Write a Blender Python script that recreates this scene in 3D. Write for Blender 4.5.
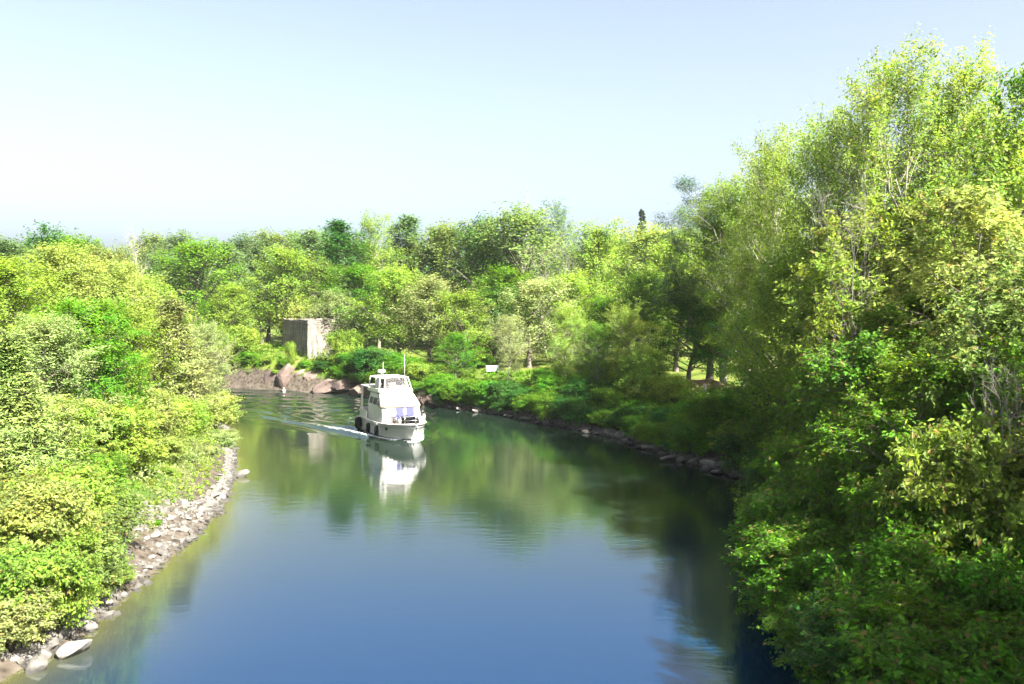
import bpy, bmesh, math, random
import numpy as np
from mathutils import Vector, Matrix

S = bpy.context.scene
for o in list(bpy.data.objects):
    bpy.data.objects.remove(o)
COL = S.collection
F = 850.0            # focal length in pixels of a 1024 wide frame
CAMH = 10.5
HORY = 302.0         # picture row of the horizon

# ------------------------------------------------------------------ camera
cd = bpy.data.cameras.new('camera')
cam = bpy.data.objects.new('camera', cd); COL.objects.link(cam)
cd.sensor_width = 36.0
cd.lens = 36.0 * F / 1024.0
cd.clip_end = 6000.0
cam.location = (0, 0, CAMH)
cam.rotation_euler = (math.radians(90) - math.atan((342 - HORY) / F), 0, 0)
S.camera = cam

# ------------------------------------------------------------------ sky, sun, exposure
SUN_EL = math.radians(45)
SUN_H = Vector((0.70, -0.714, 0)).normalized()
w = bpy.data.worlds.new('World'); S.world = w; w.use_nodes = True
nt = w.node_tree; nt.nodes.clear()
sky = nt.nodes.new('ShaderNodeTexSky'); sky.sky_type = 'NISHITA'; sky.sun_disc = False
sky.sun_elevation = SUN_EL
sky.sun_rotation = math.atan2(SUN_H.x, SUN_H.y)
sky.altitude = 100; sky.air_density = 0.62; sky.dust_density = 4.8; sky.ozone_density = 1.0
bg = nt.nodes.new('ShaderNodeBackground'); bg.inputs['Strength'].default_value = 0.05
out = nt.nodes.new('ShaderNodeOutputWorld')
hz = nt.nodes.new('ShaderNodeHueSaturation'); hz.inputs['Saturation'].default_value = 0.66; hz.inputs['Hue'].default_value = 0.486
nt.links.new(sky.outputs[0], hz.inputs['Color']); nt.links.new(hz.outputs[0], bg.inputs[0]); nt.links.new(bg.outputs[0], out.inputs[0])
sd = bpy.data.lights.new('sun', 'SUN'); sd.energy = 5.0; sd.angle = math.radians(0.53); sd.color = (1.0, 0.94, 0.83)
sun = bpy.data.objects.new('sun', sd); COL.objects.link(sun)
to_sun = Vector((SUN_H.x * math.cos(SUN_EL), SUN_H.y * math.cos(SUN_EL), math.sin(SUN_EL)))
sun.rotation_euler = to_sun.to_track_quat('Z', 'Y').to_euler()
sun.location = to_sun * 100
S.view_settings.view_transform = 'Standard'; S.view_settings.look = 'None'
S.view_settings.exposure = 2.98; S.view_settings.gamma = 1.0
S.view_settings.use_curve_mapping = False
S.render.engine = 'CYCLES'
S.cycles.max_bounces = 8; S.cycles.diffuse_bounces = 4; S.cycles.glossy_bounces = 3
S.cycles.transmission_bounces = 6; S.cycles.transparent_max_bounces = 8
S.cycles.use_denoising = True
S.cycles.caustics_reflective = False; S.cycles.caustics_refractive = False
S.cycles.sample_clamp_indirect = 6.0
S.render.use_persistent_data = False

# ------------------------------------------------------------------ helpers
def tag(o, label=None, cat=None, group=None, kind=None):
    if label: o['label'] = label
    if cat: o['category'] = cat
    if group: o['group'] = group
    if kind: o['kind'] = kind
    return o

def empty(name, loc, rz=0.0, scale=(1, 1, 1)):
    o = bpy.data.objects.new(name, None); COL.objects.link(o)
    o.empty_display_size = 0.2
    o.location = loc; o.rotation_euler = (0, 0, rz); o.scale = scale
    return o

def link(name, me, parent=None, mat=None, color=None):
    o = bpy.data.objects.new(name, me); COL.objects.link(o)
    if parent is not None: o.parent = parent
    if mat is not None and not me.materials: me.materials.append(mat)
    if color is not None: o.color = (*color, 1.0)
    return o

def np_mesh(name, V, Fq, smooth=False):
    """mesh of quads (M,4) or triangles (M,3) from arrays"""
    me = bpy.data.meshes.new(name)
    V = np.ascontiguousarray(V, dtype=np.float32); Fq = np.ascontiguousarray(Fq, dtype=np.int32)
    n, k = Fq.shape
    me.vertices.add(len(V)); me.vertices.foreach_set('co', V.ravel())
    me.loops.add(n * k); me.loops.foreach_set('vertex_index', Fq.ravel())
    me.polygons.add(n); me.polygons.foreach_set('loop_start', np.arange(0, n * k, k, dtype=np.int32))
    me.polygons.foreach_set('use_smooth', np.full(n, smooth, dtype=bool))
    me.update(calc_edges=True)
    return me

class MB:
    """collects boxes, tubes and sheets into one mesh"""
    def __init__(s): s.v = []; s.f = []; s.sm = []
    def add(s, vs, fs, smooth=False):
        b = len(s.v); s.v += [tuple(v) for v in vs]
        s.f += [tuple(b + i for i in f) for f in fs]; s.sm += [smooth] * len(fs); return s
    def box(s, c, d, rot=None, taper=1.0):
        x, y, z = d[0] / 2, d[1] / 2, d[2] / 2
        vs = [Vector((sx * x * (taper if sz > 0 else 1), sy * y * (taper if sz > 0 else 1), sz * z)) for sz in (-1, 1) for sy in (-1, 1) for sx in (-1, 1)]
        if rot is not None: vs = [rot @ v for v in vs]
        c = Vector(c)
        return s.add([v + c for v in vs], [(0, 2, 3, 1), (4, 5, 7, 6), (0, 1, 5, 4), (2, 6, 7, 3), (0, 4, 6, 2), (1, 3, 7, 5)])
    def tube(s, pts, r, k=8, caps=True):
        pts = [Vector(p) for p in pts]; rr = r if isinstance(r, (list, tuple)) else [r] * len(pts)
        vs = []; fs = []; n = len(pts)
        for i, p in enumerate(pts):
            d = (pts[min(i + 1, n - 1)] - pts[max(i - 1, 0)]).normalized()
            u = d.cross(Vector((0, 0, 1)) if abs(d.z) < 0.9 else Vector((1, 0, 0))).normalized(); v = d.cross(u)
            vs += [p + rr[i] * (math.cos(2 * math.pi * j / k) * u + math.sin(2 * math.pi * j / k) * v) for j in range(k)]
        for i in range(n - 1):
            for j in range(k):
                a = i * k + j; b = i * k + (j + 1) % k
                fs.append((a, b, b + k, a + k))
        if caps: fs += [tuple(range(k)), tuple(range((n - 1) * k, n * k))]
        return s.add(vs, fs, True)
    def lathe(s, c, prof, k=12, axis=None):
        """profile of (radius, height) revolved about z (or axis) at c"""
        R = (Vector((0, 0, 1)).rotation_difference(Vector(axis)).to_matrix() if axis is not None else Matrix.Identity(3)); c = Vector(c)
        vs = []; fs = []
        for (r, h) in prof:
            vs += [c + R @ Vector((r * math.cos(2 * math.pi * j / k), r * math.sin(2 * math.pi * j / k), h)) for j in range(k)]
        for i in range(len(prof) - 1):
            for j in range(k):
                a = i * k + j; b = i * k + (j + 1) % k
                fs.append((a, b, b + k, a + k))
        fs += [tuple(range(k)), tuple(range((len(prof) - 1) * k, len(prof) * k))]
        return s.add(vs, fs, True)
    def loft(s, rings, closed=True, cap=True, smooth=False):
        m = len(rings[0]); vs = [p for r in rings for p in r]; fs = []
        for i in range(len(rings) - 1):
            for j in range(m if closed else m - 1):
                a = i * m + j; b = i * m + (j + 1) % m
                fs.append((a, b, b + m, a + m))
        if cap and closed: fs += [tuple(range(m)), tuple(range((len(rings) - 1) * m, len(rings) * m))]
        return s.add(vs, fs, smooth)
    def build(s, name, mat, parent=None, bevel=0.0):
        me = bpy.data.meshes.new(name); me.from_pydata(s.v, [], s.f)
        me.polygons.foreach_set('use_smooth', s.sm); me.update()
        bm = bmesh.new(); bm.from_mesh(me); bmesh.ops.recalc_face_normals(bm, faces=bm.faces); bm.to_mesh(me); bm.free()
        o = link(name, me, parent, mat)
        if bevel > 0:
            m = o.modifiers.new('bevel', 'BEVEL'); m.width = bevel; m.segments = 2; m.limit_method = 'ANGLE'
        return o

# ------------------------------------------------------------------ materials
def new_mat(name):
    m = bpy.data.materials.new(name); m.use_nodes = True
    n = m.node_tree.nodes; n.clear()
    o = n.new('ShaderNodeOutputMaterial')
    return m, n, m.node_tree.links, o

def ramp(n, stops):
    r = n.new('ShaderNodeValToRGB'); e = r.color_ramp.elements
    while len(e) < len(stops): e.new(0.5)
    for el, (p, c) in zip(e, stops): el.position = p; el.color = (*c, 1)
    return r

def plain(name, color, rough=0.5, metal=0.0, noise=0.12, scale=6.0, coat=0.0, bump=0.0, spec=0.5):
    m, n, L, o = new_mat(name)
    p = n.new('ShaderNodeBsdfPrincipled'); p.inputs['Roughness'].default_value = rough; p.inputs['Metallic'].default_value = metal
    p.inputs['Coat Weight'].default_value = coat; p.inputs['Specular IOR Level'].default_value = spec
    tc = n.new('ShaderNodeTexCoord'); nz = n.new('ShaderNodeTexNoise'); nz.inputs['Scale'].default_value = scale; nz.inputs['Detail'].default_value = 5
    L.new(tc.outputs['Object'], nz.inputs['Vector'])
    r = ramp(n, [(0.3, tuple(c * (1 - noise) for c in color)), (0.7, tuple(min(1, c * (1 + noise)) for c in color))])
    L.new(nz.outputs[0], r.inputs[0]); L.new(r.outputs[0], p.inputs['Base Color'])
    if bump:
        b = n.new('ShaderNodeBump'); b.inputs['Strength'].default_value = bump; b.inputs['Distance'].default_value = 0.05
        L.new(nz.outputs[0], b.inputs['Height']); L.new(b.outputs[0], p.inputs['Normal'])
    L.new(p.outputs[0], o.inputs[0])
    return m

def leaf_mat(name, trans=0.55, brown=0.0):
    m, n, L, o = new_mat(name)
    oi = n.new('ShaderNodeObjectInfo'); geo = n.new('ShaderNodeNewGeometry'); tc = n.new('ShaderNodeTexCoord')
    nz = n.new('ShaderNodeTexNoise'); nz.inputs['Scale'].default_value = 0.55; nz.inputs['Detail'].default_value = 3
    L.new(geo.outputs['Position'], nz.inputs['Vector'])
    # value from leaf to leaf, hue from spray to spray
    mr = n.new('ShaderNodeMapRange'); mr.inputs['To Min'].default_value = 0.55; mr.inputs['To Max'].default_value = 1.5
    L.new(geo.outputs['Random Per Island'], mr.inputs['Value'])
    hr = n.new('ShaderNodeMapRange'); hr.inputs['From Min'].default_value = 0.3; hr.inputs['From Max'].default_value = 0.7
    hr.inputs['To Min'].default_value = 0.484; hr.inputs['To Max'].default_value = 0.522
    L.new(nz.outputs[0], hr.inputs['Value'])
    hsv = n.new('ShaderNodeHueSaturation')
    L.new(oi.outputs['Color'], hsv.inputs['Color']); L.new(mr.outputs[0], hsv.inputs['Value']); L.new(hr.outputs[0], hsv.inputs['Hue'])
    n3 = n.new('ShaderNodeTexNoise'); n3.inputs['Scale'].default_value = 1.3; n3.inputs['Detail'].default_value = 2
    L.new(geo.outputs['Position'], n3.inputs['Vector'])
    v3 = n.new('ShaderNodeMapRange'); v3.inputs['From Min'].default_value = 0.3; v3.inputs['From Max'].default_value = 0.7; v3.inputs['To Min'].default_value = 0.7; v3.inputs['To Max'].default_value = 1.3
    L.new(n3.outputs[0], v3.inputs['Value'])
    h3 = n.new('ShaderNodeHueSaturation'); L.new(hsv.outputs[0], h3.inputs['Color']); L.new(v3.outputs[0], h3.inputs['Value'])
    col = h3.outputs[0]
    if brown > 0:
        gt = n.new('ShaderNodeMath'); gt.operation = 'GREATER_THAN'; gt.inputs[1].default_value = 1 - brown
        L.new(geo.outputs['Random Per Island'], gt.inputs[0])
        mx = n.new('ShaderNodeMix'); mx.data_type = 'RGBA'
        L.new(gt.outputs[0], mx.inputs[0]); L.new(col, mx.inputs[6]); mx.inputs[7].default_value = (0.19, 0.15, 0.04, 1)
        col = mx.outputs[2]
    p = n.new('ShaderNodeBsdfPrincipled'); p.inputs['Roughness'].default_value = 0.55
    p.inputs['Specular IOR Level'].default_value = 0.22
    t = n.new('ShaderNodeBsdfTranslucent')
    th = n.new('ShaderNodeHueSaturation'); th.inputs['Hue'].default_value = 0.485; th.inputs['Value'].default_value = 1.35; th.inputs['Saturation'].default_value = 1.05
    L.new(col, th.inputs['Color']); L.new(th.outputs[0], t.inputs['Color'])
    L.new(col, p.inputs['Base Color'])
    ms = n.new('ShaderNodeMixShader'); ms.inputs[0].default_value = trans
    L.new(p.outputs[0], ms.inputs[1]); L.new(t.outputs[0], ms.inputs[2]); L.new(ms.outputs[0], o.inputs[0])
    return m

M = {}
M['leaf'] = leaf_mat('leaf_green')
M['leaf_keys'] = leaf_mat('leaf_green_with_seed_keys', brown=0.06)
M['needle'] = leaf_mat('conifer_needles', trans=0.12)
M['bark'] = plain('grey_brown_bark', (0.10, 0.085, 0.07), 0.9, noise=0.4, scale=5, bump=0.5)
M['bark_pale'] = plain('pale_grey_bark', (0.20, 0.18, 0.15), 0.85, noise=0.35, scale=5, bump=0.4)
M['deadwood'] = plain('bleached_deadwood', (0.17, 0.155, 0.14), 0.9, noise=0.2)

# ------------------------------------------------------------------ the lie of the land
LSH = np.array([(-13, -60), (-13.5, 0), (-14.2, 23.4), (-13.5, 26), (-13.8, 28.5), (-13.9, 31.5), (-14.1, 36), (-14.7, 42), (-16.6, 50), (-19.8, 60),
                (-23.5, 70), (-30, 80), (-40, 89), (-58, 96), (-90, 101), (-160, 105)], float)
RSH = np.array([(11, -60), (10.2, 0), (9.6, 15), (9.4, 25), (10.9, 34), (13.4, 42), (14.1, 49), (11, 57), (8.2, 65), (4, 71.5), (-1, 79), (-8.2, 85.5), (-18, 96),
                (-27.6, 101), (-38, 106), (-60, 112), (-100, 118), (-160, 120)], float)
def seg_dist(P, line):
    d = np.full(len(P), 1e9)
    for a, b in zip(line[:-1], line[1:]):
        ab = b - a; t = np.clip(((P - a) @ ab) / (ab @ ab), 0, 1)
        d = np.minimum(d, np.hypot(*(P - a - t[:, None] * ab).T))
    return d
POLY = np.vstack([LSH, RSH[::-1]])
def inside(P):
    x, y = P[:, 0], P[:, 1]; r = np.zeros(len(P), bool)
    for (x1, y1), (x2, y2) in zip(POLY, np.roll(POLY, -1, 0)):
        if y1 == y2: continue
        c = ((y1 > y) != (y2 > y)) & (x < (x2 - x1) * (y - y1) / (y2 - y1) + x1)
        r ^= c
    return r
def wob(x, y):
    return (np.sin(x * 0.9 + 1.3 * np.sin(y * 0.37)) * np.sin(y * 0.71 + 0.8) * 0.5 + np.sin(x * 0.31 + y * 0.23) * 0.6 + np.sin(x * 2.1 - y * 1.7) * 0.22)
def shore_info(P):
    dl = seg_dist(P, LSH); dr = seg_dist(P, RSH); ins = inside(P)
    return dl, dr, ins
def ground(P):
    P = np.atleast_2d(np.asarray(P, float))
    dl, dr, ins = shore_info(P)
    left = dl < dr
    d = np.minimum(dl, dr)
    zl = np.interp(d, [0, 1.5, 4, 10, 18, 40, 120, 3000], [0.0, 0.75, 2.1, 4.3, 5.8, 7.0, 7.5, 8.0])
    zr = np.interp(d, [0, 0.8, 2.5, 6, 12, 40, 120, 3000], [0.0, 0.5, 1.3, 2.4, 3.0, 3.4, 5.0, 8.0])
    # a steeper rocky bank below the ruined abutment
    k = np.exp(-(((P[:, 0] + 30) / 14) ** 2)) * (P[:, 1] > 92)
    zr = zr + k * np.interp(d, [0, 0.7, 2.5, 8, 30], [0, 1.5, 2.2, 1.9, 0.5])
    z = np.where(left, zl, zr) + wob(P[:, 0], P[:, 1]) * np.interp(d, [0, 2, 6], [0.02, 0.12, 0.25])
    return np.where(ins, -np.minimum(2.2, 0.4 * d), z)
def gz(x, y): return float(ground([(x, y)])[0])
def at(px, d): return (px - 512.0) / F * d, d
def zrow(py, d): return CAMH + (HORY - py) / F * d

def axis(lo, hi, step, far):
    a = list(np.arange(lo, hi + step / 2, step)); s = step
    x = a[-1]
    while x < far: s *= 1.35; x += s; a.append(x)
    x = a[0]; s = step; pre = []
    while x > -far: s *= 1.35; x -= s; pre.append(x)
    return np.array(pre[::-1] + a)
gx = axis(-62, 42, 0.65, 3000); gy = axis(-8, 145, 0.75, 3000)
GX, GY = np.meshgrid(gx, gy); PT = np.c_[GX.ravel(), GY.ravel()]
V = np.c_[PT, ground(PT)]
nx, ny = len(gx), len(gy)
idx = np.arange(nx * ny).reshape(ny, nx)
Q = np.c_[idx[:-1, :-1].ravel(), idx[:-1, 1:].ravel(), idx[1:, 1:].ravel(), idx[1:, :-1].ravel()]
me = np_mesh('terrain', V, Q, True)

m, n, L, o = new_mat('bank_soil_and_grass')
p = n.new('ShaderNodeBsdfPrincipled'); p.inputs['Roughness'].default_value = 0.95; p.inputs['Specular IOR Level'].default_value = 0.1
geo = n.new('ShaderNodeNewGeometry'); sep = n.new('ShaderNodeSeparateXYZ'); L.new(geo.outputs['Position'], sep.inputs[0])
n1 = n.new('ShaderNodeTexNoise'); n1.inputs['Scale'].default_value = 0.25; n1.inputs['Detail'].default_value = 6
n2 = n.new('ShaderNodeTexNoise'); n2.inputs['Scale'].default_value = 3.0; n2.inputs['Detail'].default_value = 8
vo = n.new('ShaderNodeTexVoronoi'); vo.inputs['Scale'].default_value = 2.6
for t in (n1, n2, vo): L.new(geo.outputs['Position'], t.inputs['Vector'])
gr = ramp(n, [(0.3, (0.03, 0.06, 0.008)), (0.5, (0.065, 0.09, 0.014)), (0.7, (0.10, 0.10, 0.03))])
L.new(n1.outputs[0], gr.inputs[0])
st = ramp(n, [(0.0, (0.012, 0.010, 0.008)), (0.35, (0.04, 0.033, 0.026)), (1.0, (0.075, 0.064, 0.052))]); L.new(vo.outputs['Distance'], st.inputs[0])
ad = n.new('ShaderNodeMath'); ad.operation = 'MULTIPLY_ADD'; ad.inputs[1].default_value = 1.2; ad.inputs[2].default_value = -0.6
L.new(n2.outputs[0], ad.inputs[0])
zz = n.new('ShaderNodeMath'); zz.operation = 'ADD'; L.new(sep.outputs['Z'], zz.inputs[0]); L.new(ad.outputs[0], zz.inputs[1])
mr = n.new('ShaderNodeMapRange'); mr.inputs['From Min'].default_value = 0.7; mr.inputs['From Max'].default_value = 1.5
sn_ = n.new('ShaderNodeSeparateXYZ'); L.new(geo.outputs['Normal'], sn_.inputs[0])       # steep ground shows rock
sl_ = n.new('ShaderNodeMapRange'); sl_.inputs['From Min'].default_value = 0.55; sl_.inputs['From Max'].default_value = 0.75; L.new(sn_.outputs['Z'], sl_.inputs['Value'])
ml_ = n.new('ShaderNodeMath'); ml_.operation = 'MULTIPLY'; L.new(sl_.outputs[0], ml_.inputs[1]); L.new(zz.outputs[0], ml_.inputs[0]); L.new(ml_.outputs[0], mr.inputs['Value'])
mx = n.new('ShaderNodeMix'); mx.data_type = 'RGBA'
L.new(mr.outputs[0], mx.inputs[0]); L.new(st.outputs[0], mx.inputs[6]); L.new(gr.outputs[0], mx.inputs[7])
L.new(mx.outputs[2], p.inputs['Base Color'])
bp = n.new('ShaderNodeBump'); bp.inputs['Strength'].default_value = 0.6; bp.inputs['Distance'].default_value = 0.15
L.new(n2.outputs[0], bp.inputs['Height']); L.new(bp.outputs[0], p.inputs['Normal'])
L.new(p.outputs[0], o.inputs[0])
me.materials.append(m)
tag(link('terrain', me), kind='structure')

# ------------------------------------------------------------------ water, with the boat's wake as real waves
BH = Vector((0.42, -0.907, 0)).normalized()      # boat heading
BC = Vector((-9.2, 66.9, 0))                     # boat middle
wx = np.concatenate([np.arange(-170, -70, 5.0), np.arange(-70, 20.01, 0.3)]); wy = np.concatenate([np.arange(-60, 12, 4.0), np.arange(12, 124.01, 0.3)])
WX, WY = np.meshgrid(wx, wy); PT = np.c_[WX.ravel(), WY.ravel()]
rx, ry = PT[:, 0] - BC.x, PT[:, 1] - BC.y
u = 4.2 - (rx * BH.x + ry * BH.y)                # metres astern of the stem
v = rx * -BH.y + ry * BH.x                       # to port
av = np.abs(v)
rng = np.random.default_rng(5)
zw = np.zeros(len(PT)); foam = np.zeros(len(PT))
ph = np.sin(PT[:, 0] * 1.7 + PT[:, 1] * 0.9) * 0.5 + np.sin(PT[:, 0] * 0.6 - PT[:, 1] * 1.3) * 0.5
for (c0, sl, a0, lam, wd) in ((0.5, 0.36, 0.22, 1.8, 1.3), (0.2, 0.22, 0.14, 1.5, 1.2)):
    c = c0 + sl * np.maximum(u, 0)
    e = (av - c) / (wd * (1 + 0.03 * np.maximum(u, 0)))
    amp = a0 * (u > -0.6) * np.clip((u + 0.6) / 1.5, 0, 1) * np.exp(-np.maximum(u, 0) / 30)
    zw += amp * np.exp(-e * e) * np.cos(2 * np.pi * (av - c) / lam + 0.5 * ph)
st_ = (u > 9) * np.exp(-(av / (1.8 + 0.12 * np.maximum(u - 9, 0))) ** 2)
zw += st_ * 0.10 * np.cos(2 * np.pi * u / 3.2 + ph) * np.exp(-np.maximum(u - 9, 0) / 22)
# low swell crossing the side channel astern
sw = np.clip((PT[:, 1] - 74) / 10, 0, 1) * np.clip((-PT[:, 0] - 4) / 12, 0, 1)
zw += sw * 0.06 * np.sin(PT[:, 1] * 2.1 + PT[:, 0] * 0.55 + ph)
half = np.interp(u, [-0.2, 0, 1.2, 2.5, 4.5, 9.3], [0.02, 0.05, 0.55, 1.1, 1.55, 1.6])
near = (u > -0.3) & (u < 9.8)
foam += near * np.exp(-((av - half - 0.10) / 0.17) ** 2) * np.clip(1.25 - u / 9, 0.25, 1)
c = 0.5 + 0.36 * np.maximum(u, 0)
foam += (u > -0.2) * (u < 5.0) * (v > 0) * np.exp(-((av - c) / 0.22) ** 2) * np.clip(1.5 - u / 4, 0, 1) * 0.5
foam += (u > 0.8) * np.exp(-((av - c) / 0.30) ** 2) * np.exp(-u / 16) * 0.95
foam += st_ * 0.65 * np.exp(-np.maximum(u - 9.2, 0) / 9)
foam = np.clip(foam, 0, 1)
iw = np.arange(len(PT)).reshape(len(wy), len(wx))
Q = np.c_[iw[:-1, :-1].ravel(), iw[:-1, 1:].ravel(), iw[1:, 1:].ravel(), iw[1:, :-1].ravel()]
ctr = PT[Q].mean(1)
keep = inside(ctr) | (np.minimum(seg_dist(ctr, LSH), seg_dist(ctr, RSH)) < 5)
Q = Q[keep]
used = np.unique(Q); remap = np.full(len(PT), -1); remap[used] = np.arange(len(used)); Q = remap[Q]
shal = np.exp(-seg_dist(PT, LSH) / 1.5)
me = np_mesh('water', np.c_[PT, zw][used], Q, True)
at_ = me.attributes.new('shallow', 'FLOAT', 'POINT'); at_.data.foreach_set('value', shal[used].astype(np.float32))
at_ = me.attributes.new('foam', 'FLOAT', 'POINT'); at_.data.foreach_set('value', foam[used].astype(np.float32))

m, n, L, o = new_mat('river_water')
p = n.new('ShaderNodeBsdfPrincipled'); p.inputs['Roughness'].default_value = 0.03; p.inputs['IOR'].default_value = 1.9
geo = n.new('ShaderNodeNewGeometry'); mp = n.new('ShaderNodeMapping'); mp.inputs['Scale'].default_value = (0.55, 1.5, 1.0); mp.inputs['Rotation'].default_value = (0, 0, 0.15)
L.new(geo.outputs['Position'], mp.inputs['Vector'])
a1 = n.new('ShaderNodeTexNoise'); a1.inputs['Scale'].default_value = 1.5; a1.inputs['Detail'].default_value = 6; a1.inputs['Roughness'].default_value = 0.6
a2 = n.new('ShaderNodeTexNoise'); a2.inputs['Scale'].default_value = 0.35; a2.inputs['Detail'].default_value = 2
L.new(mp.outputs[0], a1.inputs['Vector']); L.new(geo.outputs['Position'], a2.inputs['Vector'])
mu = n.new('ShaderNodeMath'); mu.operation = 'MULTIPLY'; L.new(a1.outputs[0], mu.inputs[0]); L.new(a2.outputs[0], mu.inputs[1])
bp = n.new('ShaderNodeBump'); bp.inputs['Strength'].default_value = 1.0; bp.inputs['Distance'].default_value = 0.012
L.new(mu.outputs[0], bp.inputs['Height']); L.new(bp.outputs[0], p.inputs['Normal'])
sa = n.new('ShaderNodeAttribute'); sa.attribute_name = 'shallow'
bx = n.new('ShaderNodeMix'); bx.data_type = 'RGBA'; 
up_ = n.new('ShaderNodeSeparateXYZ'); L.new(geo.outputs['Position'], up_.inputs[0])      # sky-reflection blue painted into the near water, tree-reflection green upstream
ur_ = n.new('ShaderNodeMapRange'); ur_.interpolation_type = 'SMOOTHSTEP'; ur_.inputs['From Min'].default_value = 24; ur_.inputs['From Max'].default_value = 44; L.new(up_.outputs['Y'], ur_.inputs['Value'])
ub_ = n.new('ShaderNodeMix'); ub_.data_type = 'RGBA'; ub_.inputs[6].default_value = (0.001, 0.012, 0.038, 1); ub_.inputs[7].default_value = (0.006, 0.012, 0.008, 1)
L.new(ur_.outputs[0], ub_.inputs[0]); L.new(ub_.outputs[2], bx.inputs[6])
bx.inputs[7].default_value = (0.055, 0.055, 0.018, 1)
L.new(sa.outputs['Fac'], bx.inputs[0]); L.new(bx.outputs[2], p.inputs['Base Color'])
p.inputs['Specular Tint'].default_value = (0.75, 0.93, 1.0, 1)
fa = n.new('ShaderNodeAttribute'); fa.attribute_name = 'foam'
fn = n.new('ShaderNodeTexNoise'); fn.inputs['Scale'].default_value = 2.2; fn.inputs['Detail'].default_value = 7; fn.inputs['Roughness'].default_value = 0.7
L.new(geo.outputs['Position'], fn.inputs['Vector'])
fm = n.new('ShaderNodeMath'); fm.operation = 'ADD'; L.new(fa.outputs['Fac'], fm.inputs[0]); L.new(fn.outputs[0], fm.inputs[1])
fr = n.new('ShaderNodeMapRange'); fr.inputs['From Min'].default_value = 0.86; fr.inputs['From Max'].default_value = 1.25; L.new(fm.outputs[0], fr.inputs['Value'])
df = n.new('ShaderNodeBsdfDiffuse'); df.inputs['Color'].default_value = (0.72, 0.76, 0.78, 1)
ms = n.new('ShaderNodeMixShader'); L.new(fr.outputs[0], ms.inputs[0]); L.new(p.outputs[0], ms.inputs[1]); L.new(df.outputs[0], ms.inputs[2])
L.new(ms.outputs[0], o.inputs[0])
me.materials.append(m)
tag(link('water', me), kind='structure')

# ------------------------------------------------------------------ tree growing
def norm(a): return a / np.maximum(np.linalg.norm(a, axis=-1, keepdims=True), 1e-9)

def tubes(P, R, k):
    B, nn, _ = P.shape
    D = norm(P[:, -1] - P[:, 0])
    ref = np.where(np.abs(D[:, 2:3]) > 0.9, np.array([[1.0, 0, 0]]), np.array([[0, 0, 1.0]]))
    U = norm(np.cross(D, ref)); W = np.cross(D, U)
    a = np.arange(k) * 2 * np.pi / k
    off = np.cos(a)[None, :, None] * U[:, None, :] + np.sin(a)[None, :, None] * W[:, None, :]
    V = P[:, :, None, :] + R[:, :, None, None] * off[:, None, :, :]
    base = (np.arange(B) * nn * k)[:, None, None]
    i = np.arange(nn - 1)[None, :, None] * k; j = np.arange(k)[None, None, :]; j2 = (j + 1) % k
    Q = np.stack([base + i + j, base + i + j2, base + i + k + j2, base + i + k + j], -1).reshape(-1, 4)
    return V.reshape(-1, 3), Q

def children(rng, P, R, m, s0, s1, length, spread, up, bend, wig, nn, rfrac, lenpow=0.0, droop=0.0):
    """m children on each branch of P; length may be a function of the place s along the parent"""
    B, np_, _ = P.shape
    s = s0 + (s1 - s0) * (np.arange(m)[None, :] + rng.random((B, m))) / m
    f = s * (np_ - 1); i = np.minimum(f.astype(int), np_ - 2); t = (f - i)[..., None]
    b = np.arange(B)[:, None]
    base = P[b, i] * (1 - t) + P[b, i + 1] * t
    tan = norm(P[b, i + 1] - P[b, i])
    r0 = R[b, i] * (1 - t[..., 0]) + R[b, i + 1] * t[..., 0]
    ga = (np.arange(m)[None, :] * 2.39996 + rng.random((B, 1)) * 6.28 + rng.normal(0, 0.35, (B, m)))
    ref = np.where(np.abs(tan[..., 2:3]) > 0.9, np.array([1.0, 0, 0]), np.array([0, 0, 1.0]))
    U = norm(np.cross(tan, ref)); W = np.cross(tan, U)
    rad = np.cos(ga)[..., None] * U + np.sin(ga)[..., None] * W
    sp = spread(s) if callable(spread) else np.full(s.shape, spread)
    sp = np.clip(sp + rng.normal(0, 0.12, s.shape), 0.1, 1.6)[..., None]
    d = norm(tan * np.cos(sp) + rad * np.sin(sp) + np.array([0, 0, up]))
    ln = (length(s) if callable(length) else np.full(s.shape, length)) * rng.uniform(0.7, 1.25, s.shape)
    base = base.reshape(-1, 3); d = d.reshape(-1, 3); ln = ln.reshape(-1); r0 = r0.reshape(-1)
    tt = np.linspace(0, 1, nn)[None, :, None]
    cur = np.array([0, 0, 1.0]) * (bend * tt ** 2 - droop * tt ** 2.5)
    Pn = base[:, None, :] + ln[:, None, None] * (d[:, None, :] * tt + cur)
    Pn = Pn + rng.normal(0, 1, Pn.shape) * (wig * ln)[:, None, None] * tt
    r = np.minimum(r0 * 0.8, ln * rfrac)
    Rn = r[:, None] * (1 - 0.85 * tt[..., 0])
    return Pn, Rn

def leaf_quads(rng, C, A, size, aspect, ub, nj=0.55, size_var=(0.5, 1.45), O=None):
    N = len(C)
    nrm = norm(rng.normal(0, nj, (N, 3)) + np.array([0, 0, ub]) + (0 if O is None else O * 0.85))
    a = A + rng.normal(0, 0.5, (N, 3)); a = norm(a - (a * nrm).sum(1, keepdims=True) * nrm)
    b = np.cross(nrm, a)
    l = (size * rng.uniform(*size_var, N))[:, None]; wd = l * aspect
    V = np.stack([C - a * l * 0.5, C + b * wd * 0.5 + nrm * wd * 0.15 - a * l * 0.06, C + a * l * 0.5, C - b * wd * 0.5 + nrm * wd * 0.15 - a * l * 0.06], 1)
    return V.reshape(-1, 3), np.arange(N * 4).reshape(-1, 4)

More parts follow.
